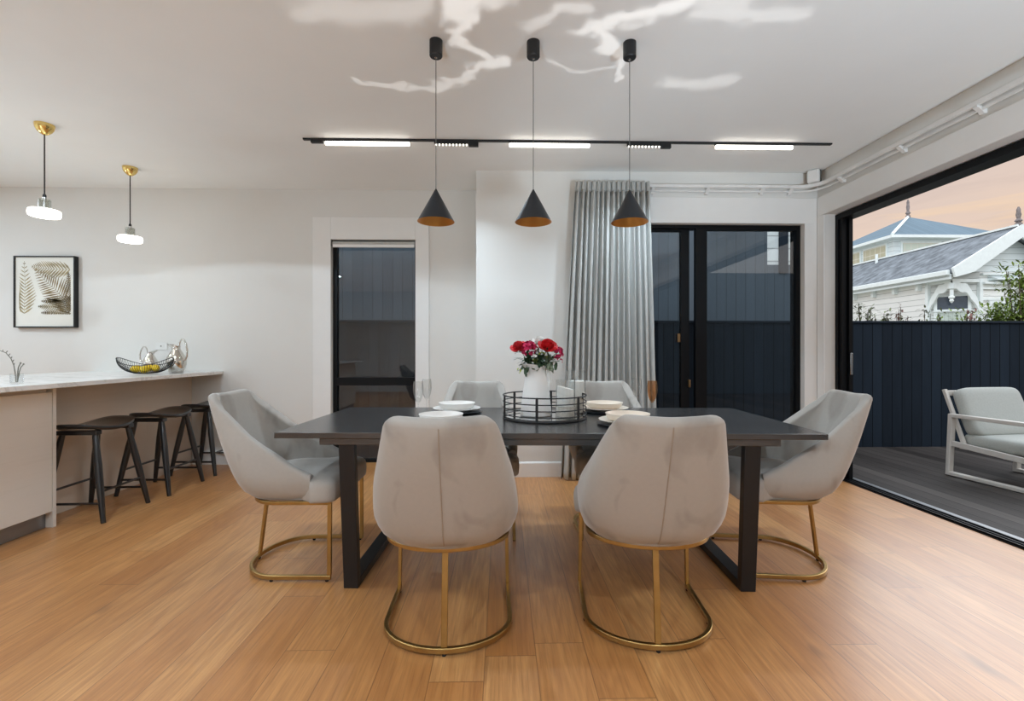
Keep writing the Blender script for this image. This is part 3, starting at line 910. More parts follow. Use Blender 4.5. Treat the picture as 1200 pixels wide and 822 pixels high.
# stools
def make_stool():
    o = empty('bar_stool', cat='stool', group='black stools at the counter')
    # saddle seat: long axis y
    nx, ny = 14, 20; rings = []
    def outline(t):
        a = 2 * PI * t
        c, s = math.cos(a), math.sin(a)
        e = .62
        return (.165 * math.copysign(abs(c) ** e, c), .225 * math.copysign(abs(s) ** .8, s))
    def sad(x, y): return .612 + .034 * (abs(y) / .22) ** 2 - .006 * (x / .16) ** 2
    n = 56
    for s, dz in ((.02, -.026), (.6, -.026), (.93, -.026), (.985, -.020), (1, -.012), (.99, -.003), (.965, 0), (.8, -.002), (.5, -.003), (.2, -.004), (.02, -.004)):
        r = []
        for i in range(n):
            x, y = outline(i / n); x *= s; y *= s
            r.append((x, y, sad(x, y) + dz + .012))
        rings.append(r)
    build('seat', MB().loft(rings), 'stool', o, smooth=True, angle=50)
    for sy in (-1, 1):
        build('seat_rail', MB().box(-.13, .13, sy * .145 - .025, sy * .145 + .025, .575, .604), 'stool', o, bevel=.004)
    tops = {}; foots = {}
    for sx in (-1, 1):
        for sy in (-1, 1):
            tp = Vector((sx * .105, sy * .145, .578)); ft = Vector((sx * .205, sy * .207, 0))
            tops[sx, sy] = tp; foots[sx, sy] = ft
            pts = [tp + (ft - tp) * k for k in (0, .08, .35, .6, 1)]
            build('leg', MB().tube(pts, [.016, .0185, .0225, .021, .0145], 14), 'stool', o, smooth=True, angle=50)
    def at(sx, sy, z):
        tp, ft = tops[sx, sy], foots[sx, sy]; return tp + (ft - tp) * ((.578 - z) / .578)
    for sy in (-1, 1):
        build('stretcher', MB().tube([at(-1, sy, .125), at(1, sy, .125)], .0085, 8), 'stool', o, smooth=True)
    for sx in (-1, 1):
        build('stretcher', MB().tube([at(sx, -1, .20), at(sx, 1, .20)], .0085, 8), 'stool', o, smooth=True)
    return o
st = make_stool()
for i, (x, y, a, lab) in enumerate([(-2.845, 3.36, 2, 'black saddle stool nearest the oak cabinet end, at left'),
                                    (-2.812, 3.945, 0, 'middle black saddle stool of three at the marble counter'),
                                    (-2.805, 4.535, -1, 'black saddle stool farthest back against the wall at the counter')]):
    place(st, (x, y, 0), rad(a), lab, first=(i == 0))

# ------------------------------------------------------------------ things on the counter
CT = .938
wb = empty('wire_bowl', (-3.06, 4.10, CT), rad(8), 'black wire boat shaped fruit bowl holding lemons on counter', 'bowl')
def bowlpt(a, s):
    rx, ry = .215, .12
    x = rx * math.cos(a) * math.sin(s * PI / 2) ** .8; y = ry * math.sin(a) * math.sin(s * PI / 2) ** .8
    zr = .072 + .068 * abs(math.cos(a)) ** 2.2
    return (x, y, .004 + zr * (1 - math.cos(s * PI / 2)) ** 1.0)
rb = MB()
for k in range(72):
    a = 2 * PI * k / 72
    rb.tube([bowlpt(a, .22 + .78 * j / 9) for j in range(10)], .0017, 5)
build('wire_basket', rb, 'wire', wb, smooth=True)
build('rim', MB().tube([bowlpt(2 * PI * k / 64, 1) for k in range(64)], .003, 6, closed=True), 'wire', wb, smooth=True)
build('base_ring', MB().tube([bowlpt(2 * PI * k / 40, .22) for k in range(40)], .003, 6, closed=True), 'wire', wb, smooth=True)
rl = random.Random(4)
for (lx, ly, lz, ra, lab) in ((-.065, -.012, .048, 20, 'yellow lemon at left end of wire bowl'), (.012, -.03, .044, 75, 'yellow lemon at front centre of wire bowl'),
                              (.078, .0, .052, 140, 'yellow lemon at right end of wire bowl'), (.0, .04, .052, 0, 'yellow lemon at back of wire bowl')):
    prof = [(.001, -.046), (.006, -.043), (.016, -.037), (.027, -.022), (.031, 0), (.027, .022), (.016, .036), (.007, .042), (.005, .047), (.001, .048)]
    o = build('lemon', MB().lathe(prof, 20, cap0=True, cap1=True), 'lemon', None, smooth=True, angle=80)
    c8, s8 = math.cos(rad(8)), math.sin(rad(8))
    o.location = (-3.06 + lx * c8 - ly * s8, 4.10 + lx * s8 + ly * c8, CT + lz); o.rotation_euler = (0, rad(82), rad(ra))
    tag(o, lab, 'lemon', 'lemons in the wire bowl')

def pitcher(loc, sc, rz, label, mir):
    o = empty('silver_pitcher', (loc[0], loc[1], CT), rz, label, 'pitcher', 'silver pitchers on the counter')
    prof = [(.052, 0), (.055, .006), (.066, .04), (.076, .075), (.078, .105), (.070, .14), (.052, .175), (.034, .205), (.029, .222), (.033, .24)]
    seg = 36; rings = []
    def rg(r, z, inn=0):
        out = []
        for i in range(seg):
            a = 2 * PI * i / seg; rr = r - inn; d = math.cos(a - PI)
            k = max(0, (z - .21) / .03)
            if d > .5: rr += .052 * k * ((d - .5) / .5) ** 2; zz = z + .018 * k * ((d - .5) / .5)
            else: zz = z
            out.append((rr * math.cos(a) * sc, rr * math.sin(a) * sc, zz * sc))
        return out
    rings = [rg(r, z) for r, z in prof] + [rg(r, z, .004) for r, z in reversed(prof[1:])]
    build('body', MB().loft(rings, True, True, True), 'chrome', o, smooth=True, angle=70)
    hp = [(.026, .232), (.034, .275), (.052, .302), (.074, .296), (.096, .255), (.106, .20), (.102, .15), (.088, .115), (.072, .10)]
    build('handle', MB().tube([(x * sc, 0, z * sc) for x, z in hp], [v * sc for v in (.006, .007, .007, .007, .008, .008, .008, .007, .005)], 10), 'chrome', o, smooth=True)
pitcher((-2.935, 4.30), 1.02, rad(-8), 'tall silver pitcher at right end of the marble counter', False)
pitcher((-3.33, 4.52), .80, rad(180 + 10), 'smaller silver pitcher behind the wire fruit bowl', True)

tv = empty('twig_vase', (-2.975, 2.945, CT), 0, 'small clear glass vase with arching silver twig on near counter', 'vase')
build('glass_body', MB().lathe([(.001, 0), (.028, 0), (.030, .004), (.031, .062), (.0285, .062), (.0275, .008), (.001, .008)], 28, cap0=True), 'glass', tv, smooth=True, angle=40)
tw = [(-.004, 0, .010), (-.010, 0, .07), (-.018, 0, .115), (-.035, 0, .155), (-.065, 0, .19), (-.105, 0, .205), (-.15, 0, .19), (-.18, 0, .15)]
tmb = MB(); tmb.tube(tw, [.003, .003, .0026, .0024, .0022, .002, .0018, .001], 6)
rt = random.Random(3)
for i in range(2, 7):
    for q in (0, .5):
        p = Vector(tw[i]) * (1 - q) + Vector(tw[min(i + 1, 7)]) * q
        petal(tmb, p, Vector((.5, rt.uniform(-.4, .4), .7)).normalized(), Vector((0, 1, 0)), .016, .007, 0)
build('twig', tmb, 'twig', tv, smooth=True)
for e in ((.012, .125), (.03, .118)):
    sp = MB().tube([(0.004, 0, .01), (e[0] * .5, 0, .07), (e[0] * .8, 0, .10), (e[0] + .006, .004, e[1])], .0028, 6)
    sp.sphere((e[0] + .007, .004, e[1] + .002), .005, 8, 6)
    build('sprig', sp, 'twig', tv, smooth=True)

sw = empty('wall_switch', (-3.40, YW, 1.185), 0, 'white wall outlet plate above the counter between pitchers', 'wall outlet')
build('plate', MB().box(-.057, .057, -.009, 0, -.036, .036), 'plate_white', sw, bevel=.003)
build('socket_face', MB().box(-.018, .018, -.0115, -.0092, -.014, .014), 'plate_white', sw, bevel=.001)
build('rocker', MB().box(-.006, .006, -.0135, -.0117, -.005, .007), 'cable', sw)

# ------------------------------------------------------------------ fern picture
px0, px1, pz0, pz1 = -4.805, -4.215, 1.369, 2.075
pc = empty('fern_picture', ((px0 + px1) / 2, YW, (pz0 + pz1) / 2), 0, 'black framed fern print hanging on left wall', 'picture')
hw, hh = (px1 - px0) / 2, (pz1 - pz0) / 2; fd = -.048; ft = .011
f = MB()
f.box(-hw, -hw + ft, fd, -.001, -hh, hh); f.box(hw - ft, hw, fd, -.001, -hh, hh); f.box(-hw + ft, hw - ft, fd, -.001, hh - ft, hh); f.box(-hw + ft, hw - ft, fd, -.001, -hh, -hh + ft)
build('picture_frame', f, 'black', pc)
pr = build('print', MB().box(-hw + ft, hw - ft, fd + .012, -.002, -hh + ft, hh - ft), 'paper', pc)
ax0, ax1, az0, az1 = -hw + .045, hw - .045, -hh + .13, hh - .05
def clipq(p): return ax0 <= p[0] <= ax1 and az0 <= p[1] <= az1
fm = {0: MB(), 1: MB()}
def frond(path, L0, lean, which, n=20, seg=1):
    """pinnate frond: stem path (list of (u,v) in 0..1), leaflets tapering to tip"""
    mb = fm[which]
    P = [Vector((ax0 + (ax1 - ax0) * u, az0 + (az1 - az0) * v)) for u, v in path]
    def at(t):
        k = t * (len(P) - 1); i = min(int(k), len(P) - 2); return P[i] + (P[i + 1] - P[i]) * (k - i)
    yy = fd + .0112
    def ribbon(a, b, w0, w1):
        d = (b - a)
        if d.length < 1e-6: return
        s = Vector((-d.y, d.x)).normalized()
        m = a + d * .45
        q = [a - s * w0 * .3, m - s * w0, b - s * w1, b + s * w1, m + s * w0, a + s * w0 * .3]
        q = [Vector((min(max(v.x, ax0), ax1), min(max(v.y, az0), az1))) for v in q]
        if clipq(a):
            mb.add([(v.x, yy, v.y) for v in q], [(0, 1, 4, 5), (1, 2, 3, 4)])
    for i in range(40):
        ribbon(at(i / 40), at((i + 1) / 40), .0016, .0014)
    for k in range(n):
        t = (k + .3) / n
        p = at(t); d = (at(min(1, t + .02)) - at(max(0, t - .02))).normalized()
        for s in (-1, 1):
            nrm = Vector((-d.y, d.x)) * s
            L = L0 * (1 - t) ** .75 * (.55 + .45 * min(1, t * 5))
            e = p + (nrm * math.cos(lean) + d * math.sin(lean)) * L
            if seg == 1: ribbon(p, e, .0105 * (1 - .6 * t), .0015)
            else:
                m = 9
                for j in range(m):
                    a = p + (e - p) * (j / m)
                    dd = (e - p).normalized(); nn = Vector((-dd.y, dd.x))
                    ln = .012 * (1 - j / m) * (1 - .4 * t)
                    for s2 in (-1, 1): ribbon(a, a + (nn * s2 * .9 + dd * .5) * ln, .0032, .0008)
                ribbon(p, e, .0008, .0005)
frond([(.10, .0), (.11, .3), (.115, .6), (.10, 1.0)], .17, rad(38), 0, 15)
frond([(1.0, .84), (.7, .85), (.45, .87), (.24, .90)], .16, rad(42), 0, 15)
frond([(.96, .02), (.90, .25), (.72, .45), (.52, .62), (.30, .86)], .24, rad(30), 1, 22)
frond([(1.0, .0), (.8, .02), (.6, .03), (.42, .03)], .10, rad(40), 1, 14, 2)
frond([(1.0, .16), (.75, .14), (.55, .14), (.36, .15)], .11, rad(40), 0, 14, 2)
frond([(1.0, .30), (.8, .26), (.62, .24), (.42, .25)], .10, rad(40), 1, 14, 2)
frond([(.98, .05), (.99, .3), (.97, .55), (.95, .8)], .14, rad(35), 1, 20, 2)
build('fern_leaves', fm[0], 'fern', pr); build('fern_leaves', fm[1], 'fern_dark', pr)

# ------------------------------------------------------------------ roller blind
rbn = empty('roller_blind', (0, 0, 0), 0, 'rolled up pale roller blind at top of tall narrow window', 'blind')
zb = wzt - .036
build('roll', MB().loft([[(x, YW + .020 + .022 * math.cos(2 * PI * i / 24), zb + .022 * math.sin(2 * PI * i / 24)) for i in range(24)] for x in (wx0 + .012, wx1 - .012)]), 'curtain', rbn, smooth=True, angle=40)
build('bottom_bar', MB().box(wx0 + .014, wx1 - .014, YW - .003, YW + .012, zb - .042, zb - .012), 'trim', rbn, bevel=.003)
for x in (wx0 + .002, wx1 - .011):
    build('bracket', MB().box(x, x + .008, YW - .004, YW + .046, zb - .028, zb + .03), 'cable', rbn)

# ------------------------------------------------------------------ curtain and rail
cu = empty('curtain', (0, 0, 0), 0, 'full length pale grey pleated curtain drawn to left of sliding door', 'curtain')
def curtain_grid(z0, z1, nz, head=False):
    rnd = random.Random(8); NS = 300; nf = 15
    ph = [rnd.uniform(-.5, .5) for _ in range(nf + 2)]; am = [rnd.uniform(.75, 1.25) for _ in range(nf + 2)]
    rows = []
    for iz in range(nz + 1):
        z = z0 + (z1 - z0) * iz / nz
        g = max(0, min(1, (2.635 - z) / 2.63))
        xa = .652 - .125 * g ** .8; xb = 1.305 + .075 * g ** 1.1
        row = []
        for i in range(NS + 1):
            s = i / NS
            sf = s * nf; k = int(sf); fr = sf - k
            phs = (ph[k] * (1 - fr) + ph[k + 1] * fr) * (.4 + .6 * g)
            A = (am[k] * (1 - fr) + am[k + 1] * fr) * (.030 + .012 * g)
            w_ = math.sin(2 * PI * (sf + phs * .35))
            A2 = A if not head else .020
            y = 4.135 + A2 * (abs(w_) ** .8 * math.copysign(1, w_)) + (.006 * math.sin(2 * PI * sf * 2.3 + 2 * z) if not head else .006 * math.sin(2 * PI * sf * 3))
            x = xa + (xb - xa) * s + .010 * g * math.sin(4 * PI * sf + ph[k] * 5)
            row.append((x, y, z))
        rows.append(row)
    return MB().loft(rows, False, False, False)
o = build('cloth', curtain_grid(2.555, .012, 40), 'curtain', cu, smooth=True, angle=180)
md = o.modifiers.new('thick', 'SOLIDIFY'); md.thickness = .0025
o = build('heading', curtain_grid(2.638, 2.553, 5, True), 'curtain', cu, smooth=True, angle=180)
md = o.modifiers.new('thick', 'SOLIDIFY'); md.thickness = .004

rail = empty('curtain_rail', (0, 0, 0), 0, 'white curtain rail bending round the corner below the ceiling', 'curtain rail')
def railpath(z, dy, r=.16, y_end=-.4):
    yb_, xr_ = YB - dy, XR - dy
    p = [(.66, yb_, z), (1.5, yb_, z), (xr_ - r, yb_, z)]
    p += [(xr_ - r + r * math.sin(a), yb_ - r + r * math.cos(a), z) for a in [PI / 2 * k / 8 for k in range(1, 9)]]
    p += [(xr_, 2.0, z), (xr_, y_end, z)]
    return p
build('rail', MB().sweep(railpath(2.622, .055), .026, .03), 'white_pl', rail, bevel=.004)
build('lower_rail', MB().sweep(railpath(2.588, .028), .014, .018), 'white_pl', rail, bevel=.003)
for x in (1.36, 1.86, 2.36, 2.62):
    build('bracket', MB().prism([(YB, 2.56), (YB, 2.60), (YB - .062, 2.606), (YB - .062, 2.598), (YB - .03, 2.575), (YB - .02, 2.56)], 0, x - .014, x + .014), 'white_pl', rail)
for y in (3.9, 3.3, 2.75, 2.2, 1.5):
    build('bracket', MB().prism([(XR, 2.56), (XR, 2.60), (XR - .062, 2.606), (XR - .062, 2.598), (XR - .03, 2.575), (XR - .02, 2.56)], 1, y - .014, y + .014), 'white_pl', rail)
sn = empty('alarm_sensor', (2.80, 4.155, ZC - .005), rad(-45), 'small white box in ceiling corner above curtain rail', 'sensor')
build('housing', MB().box(-.048, .048, -.03, .02, -.115, 0), 'white_pl', sn, bevel=.014, seg=4)
build('back_plate', MB().box(-.055, .055, .0205, .04, -.12, .003), 'cable', sn, bevel=.008)

# ------------------------------------------------------------------ outside: deck, fence, neighbours
DZ = -.03
o = struct('deck', MB().box(ox1 + .03, 9.5, -4.0, 5.6, DZ - .06, DZ), 'deck')
struct('ground', MB().box(-40, 60, -30, 80, -.5, -.4), 'ground')
fy = 5.618
fn = empty('timber_fence', (0, fy, 0), 0, 'dark charcoal vertical board fence beyond the deck', 'fence')
build('boards', MB().box(-7, 10.5, 0, .03, -.4, 1.475), 'fence', fn)
build('cap_rail', MB().box(-7, 10.5, -.02, .05, 1.4755, 1.503), 'fence_cap', fn, bevel=.003)
nb = empty('clad_building', (0, 6.9, 0), 0, 'dark grey vertically clad neighbouring building beyond the fence', 'building')
build('cladding', MB().box(-9, 3.95, 0, .15, -.4, 4.2), 'clad', nb)
build('upper_wall', MB().box(3.952, 4.55, 0, .15, 2.42, 4.2), 'weather', nb)  # pale wall modelled in place of a house reflected in the door glass
build('lower_wall', MB().box(3.952, 4.55, 0, .15, -.4, 2.419), 'clad', nb)
build('reflected_frame_strip', MB().box(4.12, 4.25, -.03, -.001, 2.3, 4.2), 'fence_cap', nb)  # dark strip modelled in place of a frame reflected in the glass

wg = empty('reflection_blocker', (0, -4.3, 0), 0, 'added dark clad wall behind the viewer, darkening the reflection in sliding door', 'building')  # out-of-view wall added to block sky reflections in the sliding door
build('cladding', MB().box(XR + .25, 12, -.15, 0, -.4, 3.3), 'clad', wg)
# deck armchair
dc = empty('deck_armchair', (4.62, 4.055, DZ), rad(7), 'pale aluminium outdoor armchair with grey cushions on the deck', 'armchair')
W2 = .38
for sx in (-1, 1):
    x = sx * W2
    # sled arm frame in the yz plane; front y=-.3, rear y=.3
    loop = [(x, -.30, .022), (x, -.30, .565), (x, .29, .565), (x, .315, .022)]
    q = MB().sweep(loop, .055, .034, up=(1, 0, 0), closed=True)
    # sweep with up=x : w across path in plane, h along x -> swap
    q = MB().sweep(loop, .034, .055, up=(1, 0, 0), closed=True)
    build('arm_frame', q, 'alu', dc, bevel=.006)
    build('side_rail', MB().sweep([(x, -.29, .265), (x, .30, .305)], .022, .05), 'alu', dc, bevel=.004)
    build('back_post', MB().sweep([(sx * (W2 - .035), .20, .27), (sx * (W2 - .035), .385, .80)], .03, .03, up=(0, 1, 0)), 'alu', dc, bevel=.004)
build('back_top_rail', MB().box(-W2 + .05, W2 - .05, .365, .395, .74, .79), 'alu', dc, bevel=.004)
q = MB()
for k in range(5): q.box(-W2 + .02, W2 - .02, -.26 + k * .11, -.20 + k * .11, .262, .28)
build('seat_slats', q, 'alu', dc)
def cushion(name, w, d, h, M4, parent):
    rings = []; n = 48
    def out(s, e=.28):
        r = []
        for i in range(n):
            a = 2 * PI * i / n; c, sn_ = math.cos(a), math.sin(a)
            r.append((w * s * math.copysign(abs(c) ** e, c), d * s * math.copysign(abs(sn_) ** e, sn_)))
        return r
    for s, z in ((.02, -h), (.7, -h), (.9, -h * .93), (.97, -h * .75), (1, -h * .35), (1, h * .35), (.97, h * .75), (.9, h * .95), (.7, h * 1.05), (.35, h * 1.1), (.02, h * 1.1)):
        rings.append([tuple(M4 @ Vector((x, y, z))) for x, y in out(s)])
    return build(name, MB().loft(rings), 'cushion', parent, smooth=True, angle=80)
cushion('seat_cushion', .325, .30, .06, Matrix.Translation((0, -.02, .342)), dc)
ang = rad(90 + -18)
cushion('back_cushion', .325, .23, .065, Matrix.Translation((0, .235, .60)) @ Matrix.Rotation(rad(71), 4, 'X'), dc)

# shrubs beyond the fence
def shrub(name, loc, h, spread, n, mat, label, seed, L=.06, stems=4, cat='shrub', group=None, base=0.0, lean=0, jit=0.0):
    rnd = random.Random(seed)
    zb0 = loc[2]; o = empty(name, (loc[0], loc[1], -.395), 0, label, cat, group)
    st_ = MB(); lf = MB()
    tips = []
    for k in range(stems):
        tx, ty = rnd.uniform(-spread, spread), rnd.uniform(-spread * .5, spread * .5)
        hh_ = h * rnd.uniform(.7, 1.0)
        pth = [(tx * .3, ty * .3, -.395 - loc[2]), (tx * .6, ty * .6, hh_ * .3), (tx + lean * .5, ty, hh_)]
        st_.tube(pth, [.012, .008, .003], 6); tips.append((Vector(pth[1]), Vector(pth[2])))
    for k in range(n):
        a, b = tips[k % stems]; s = rnd.uniform(base, 1.06); p = a + (b - a) * s + Vector((rnd.uniform(-1, 1), rnd.uniform(-.6, .6), 0)) * jit
        d = Vector((rnd.gauss(0, 1), rnd.gauss(0, 1), rnd.gauss(.35, .6))).normalized()
        leafblade(lf, p + d * rnd.uniform(0, spread * .35), d, L * rnd.uniform(.7, 1.2), L * .42, rnd)
    for mb_ in (st_, lf): mb_.v = [(a_, b_, c_ + zb0 + .395) for a_, b_, c_ in mb_.v]
    build('stems', st_, 'bark', o, smooth=True); build('foliage', lf, mat, o, smooth=True)
def PX(px, Y):
    c, s = math.cos(rad(1.25)), math.sin(rad(1.25)); x = (px - 600) / 550
    return Y * (x * c + s) / (-x * s + c)
sh = [(1012, 1.74, .10, 70, 'foliage_dark', 'tall leafy sprig behind fence at left of the open doorway'),
      (1034, 1.67, .12, 60, 'foliage_dark', 'loose low shrub behind fence left of the red tipped shoot'),
      (1054, 1.74, .04, 34, 'foliage_red', 'reddish narrow shoot above fence below white house wall'),
      (1060, 1.62, .10, 40, 'foliage_dark', 'short leafy clump at foot of the reddish shoot'),
      (1088, 1.68, .12, 70, 'foliage_dark', 'grey green shrub at left of house bay window'),
      (1108, 1.60, .12, 50, 'foliage', 'low green clump below house bay window'),
      (1134, 1.70, .06, 44, 'foliage_red', 'reddish shrub at right of house bay window')]
for i, (px, zt, sp, n, mt, lab) in enumerate(sh):
    shrub('shrub', (PX(px, 6.05), 6.05, 1.0), zt - 1.0, sp, n * 2, mt, lab, 20 + i, .05, 5, base=.45, jit=.03, group='shrubs behind the fence')
shrub('hedge_shrub', (PX(1152, 6.0), 6.0, 1.05), .62, .26, 620, 'foliage', 'bright green hedge clump above fence under house windows', 41, .055, 12, base=.55, jit=.10)
shrub('hedge_shrub', (PX(1182, 6.0), 6.0, 1.05), .74, .22, 620, 'foliage', 'bright green hedge clump above fence beside the small tree', 42, .055, 12, base=.5, jit=.10)
shrub('garden_tree', (PX(1203, 5.95), 5.95, .9), 1.36, .26, 700, 'foliage', 'small leafy tree above fence at right edge of the doorway', 43, .065, 14, cat='tree', base=.35, jit=.08)

# ------------------------------------------------------------------ white weatherboard house
hs = empty('weatherboard_house', (0, 0, 0), 0, 'white weatherboard villa with grey roof seen over the fence', 'house')
GX0, GX1, GYF, GYB = 14.05, 17.75, 14.4, 32.0
ex0, ex1, ridge, eave, apex = 13.75, 18.05, 15.9, 3.56, 4.90
cham = [(GX0, 15.25), (15.0, GYF)]
walls = MB()
foot = [cham[0], cham[1], (GX1, GYF), (GX1, GYB), (GX0, GYB)]
walls.prism(foot, 2, -.4, eave + .05)
build('wall', walls, 'weather', hs)
# gable wall
gw = MB().prism([(15.0 - .95, eave + .0501), (GX1, eave + .0501), (ridge, apex - .12)], 1, GYF, GYF + .12)
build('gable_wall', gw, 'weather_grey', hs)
# roof planes
th = .12
def roofplane(xa, za, xb, zb_, y0, y1):
    return MB().loft([[(xa, y0, za), (xb, y0, zb_), (xb, y0, zb_ + th), (xa, y0, za + th)], [(xa, y1, za), (xb, y1, zb_), (xb, y1, zb_ + th), (xa, y1, za + th)]])
build('roof', roofplane(ex0, eave - .04, ridge, apex - .04, GYF - .35, GYB + .3), 'roof', hs)
build('roof', roofplane(ridge, apex - .04, ex1, eave - .04, GYF - .35, GYB + .3), 'roof', hs)
build('ridge_cap', MB().box(ridge - .1, ridge + .1, GYF - .36, GYB + .3, apex + .06, apex + .12), 'hpaint', hs)
build('gutter', MB().box(ex0 - .1, ex0 + .0, GYF - .3, GYB + .3, eave - .1, eave + .06), 'hpaint', hs, bevel=.02)
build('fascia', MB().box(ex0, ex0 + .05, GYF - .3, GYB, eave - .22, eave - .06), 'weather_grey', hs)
build('soffit', MB().box(ex0 + .05, GX0, GYF - .1, GYB, eave - .16, eave - .12), 'hpaint', hs)
for k in range(16):
    y = 15.4 + k * .95
    build('eave_bracket', MB().box(GX0 - .14, GX0 - .005, y, y + .1, eave - .42, eave - .165), 'hpaint', hs)
# bargeboards
def barge(xa, za, xb, zb_):
    d = Vector((xb - xa, zb_ - za)).normalized(); n = Vector((d.y, -d.x))
    if n.y > 0: n = -n
    hgt = .36
    poly = [(xa, za + .1), (xb, zb_ + .1), (xb, zb_ + .1 - hgt * 1.1), (xa + d.x * .55 + n.x * hgt, za + d.y * .55 + n.y * hgt), (xa + d.x * .1, za - .18)]
    return MB().prism(poly, 1, GYF - .42, GYF - .35)
build('bargeboard', barge(ex0 - .02, eave, ridge, apex), 'hpaint', hs)
build('bargeboard', barge(ex1 + .02, eave, ridge, apex), 'hpaint', hs)
# mouldings on the gable front
for z0, z1, d in ((3.50, 3.56, .10), (3.22, 3.28, .16), (3.06, 3.12, .08), (2.72, 2.80, .06)):
    build('moulding', MB().box(15.0, GX1, GYF - d, GYF - .001, z0, z1), 'hpaint', hs)
build('window_hood', MB().prism([(GYF - .002, 3.50), (GYF - .30, 3.36), (GYF - .30, 3.33), (GYF - .002, 3.33)], 0, 15.25, 17.6), 'weather_grey', hs)
for k in range(12):
    build('dentil', MB().box(15.3 + k * .19, 15.36 + k * .19, GYF - .2, GYF - .1605, 3.20, 3.28), 'hpaint', hs)
def hwin(parent, M4, w, z0, z1, split, upper, lower):
    """sash window in local xz (front at -y)"""
    def B(x0, x1, y0, y1, za, zb_):
        q = MB().box(x0, x1, y0, y1, za, zb_); q.v = [tuple(M4 @ Vector(p)) for p in q.v]; return q
    fr = MB(); t_ = .08
    for a in ((-w / 2 - t_, -w / 2, -.06, .02, z0, z1 + t_), (w / 2, w / 2 + t_, -.06, .02, z0, z1 + t_), (-w / 2, w / 2, -.06, .02, z1, z1 + t_), (-w / 2, w / 2, -.06, .02, split - .05, split + .05), (-w / 2 - .1, w / 2 + .1, -.1, .02, split - .02, split + .02)):
        b_ = B(*a); fr.add(b_.v, b_.f)
    f_ = build('window', fr, 'hpaint', parent)
    build('upper_pane', B(-w / 2, w / 2, -.03, .01, split + .05, z1), upper, f_)
    build('lower_pane', B(-w / 2, w / 2, -.03, .01, z0, split - .05), lower, f_)
def frame4(o_, dirx):
    dx_ = Vector((dirx[0], dirx[1], 0)).normalized(); dy_ = Vector((-dx_.y, dx_.x, 0))
    return Matrix(((dx_.x, dy_.x, 0, o_[0]), (dx_.y, dy_.y, 0, o_[1]), (0, 0, 1, 0), (0, 0, 0, 1)))
c0, c1 = Vector(cham[0]), Vector(cham[1]); cm = (c0 + c1) / 2; cd = c1 - c0
hwin(hs, frame4((cm.x - .02, cm.y - .02), (cd.x, cd.y)), .72, 1.2, 2.88, 2.42, 'hglass', 'hblind')
for x in (15.58, 16.35, 17.12):
    hwin(hs, frame4((x, GYF - .01), (1, 0)), .5, 1.2, 2.62, 2.12, 'hblind', 'hblind')
# fretwork brackets at the cut-away corner with a pendant drop
cor = Vector((GX0 + .02, GYF - .02))
pdrop = MB().lathe([(.001, 0), (.03, .03), (.06, .08), (.035, .13), (.08, .17), (.08, .21), (.05, .24), (.05, .42), (.1, .46), (.1, .62)], 12, (cor.x, cor.y, 2.62), True, True)
build('corner_drop', pdrop, 'hpaint', hs, smooth=True, angle=40)
def fret(a, b, flip):
    d = (b - a); L = d.length; d = d.normalized(); n = Vector((-d.y, d.x))
    outer = []; inner = []
    for k in range(15):
        s = k / 14; x = L * s
        top = 3.3
        low = 3.05 - 1.15 * (1 - math.sqrt(max(0, 1 - (s) ** 2.2))) + .04 * math.sin(s * 5 * PI)
        outer.append((x, top if s < .75 else 3.3 - 0 * s)); inner.append((x, low))
    rings = []
    for (x, t_), (_, l_) in zip(outer, inner):
        p = a + d * x
        # open fretwork: a band under the top rail
        rings.append([(p.x - n.x * .03, p.y - n.y * .03, max(l_ - .0, 1.2)), (p.x + n.x * .03, p.y + n.y * .03, max(l_, 1.2)), (p.x + n.x * .03, p.y + n.y * .03, l_ + .16 + .12 * (1 - 0)), (p.x - n.x * .03, p.y - n.y * .03, l_ + .28)])
    mb = MB().loft(rings)
    q = MB(); p0, p1 = a, b
    mb.sweep([(a.x, a.y, 3.33), (b.x, b.y, 3.33)], .07, .1)
    mb.sweep([(b.x, b.y, 1.0), (b.x, b.y, 3.38)], .1, .1, up=(1, 0, 0))
    return mb
build('fretwork_bracket', fret(cor, Vector((GX0 + .02, 15.2)), 1), 'hpaint', hs)
build('fretwork_bracket', fret(cor, Vector((14.98, GYF - .02)), 1), 'hpaint', hs)
def finial(x, y, z, h, mb=None):
    return MB().lathe([(.09, 0), (.09, h * .18), (.05, h * .22), (.10, h * .3), (.045, h * .42), (.07, h * .6), (.05, h * .75), (.055, h * .85), (.02, h), (.001, h)], 10, (x, y, z), True, True)
build('finial', finial(ridge, GYF - .3, apex + .05, .62), 'finial', hs, smooth=True, angle=40)
# upper storey with pyramid roof
ux0, ux1, uy0, uy1, uz0, uz1 = 16.40, 20.9, 19.3, 23.2, 3.6, 5.80
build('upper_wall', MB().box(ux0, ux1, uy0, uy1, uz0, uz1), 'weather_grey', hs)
er = .33
e0, e1, e2, e3 = ux0 - er, ux1 + er, uy0 - er, uy1 + er
ap = (18.65, 21.15, 7.28)
rp = MB().add([(e0, e2, 5.92), (e1, e2, 5.92), (e1, e3, 5.92), (e0, e3, 5.92), ap], [(0, 1, 4), (1, 2, 4), (2, 3, 4), (3, 0, 4), (3, 2, 1, 0)])
build('upper_roof', rp, 'roof_metal', hs)
build('upper_gutter', MB().box(e0 - .04, e1 + .04, e2 - .04, e3 + .04, 5.80, 5.918), 'hpaint', hs)
build('hip_cap', MB().tube([(e0, e2, 5.94), ap], .06, 6), 'hpaint', hs)
build('finial', finial(ap[0], ap[1], ap[2] - .1, .9), 'finial', hs, smooth=True, angle=40)
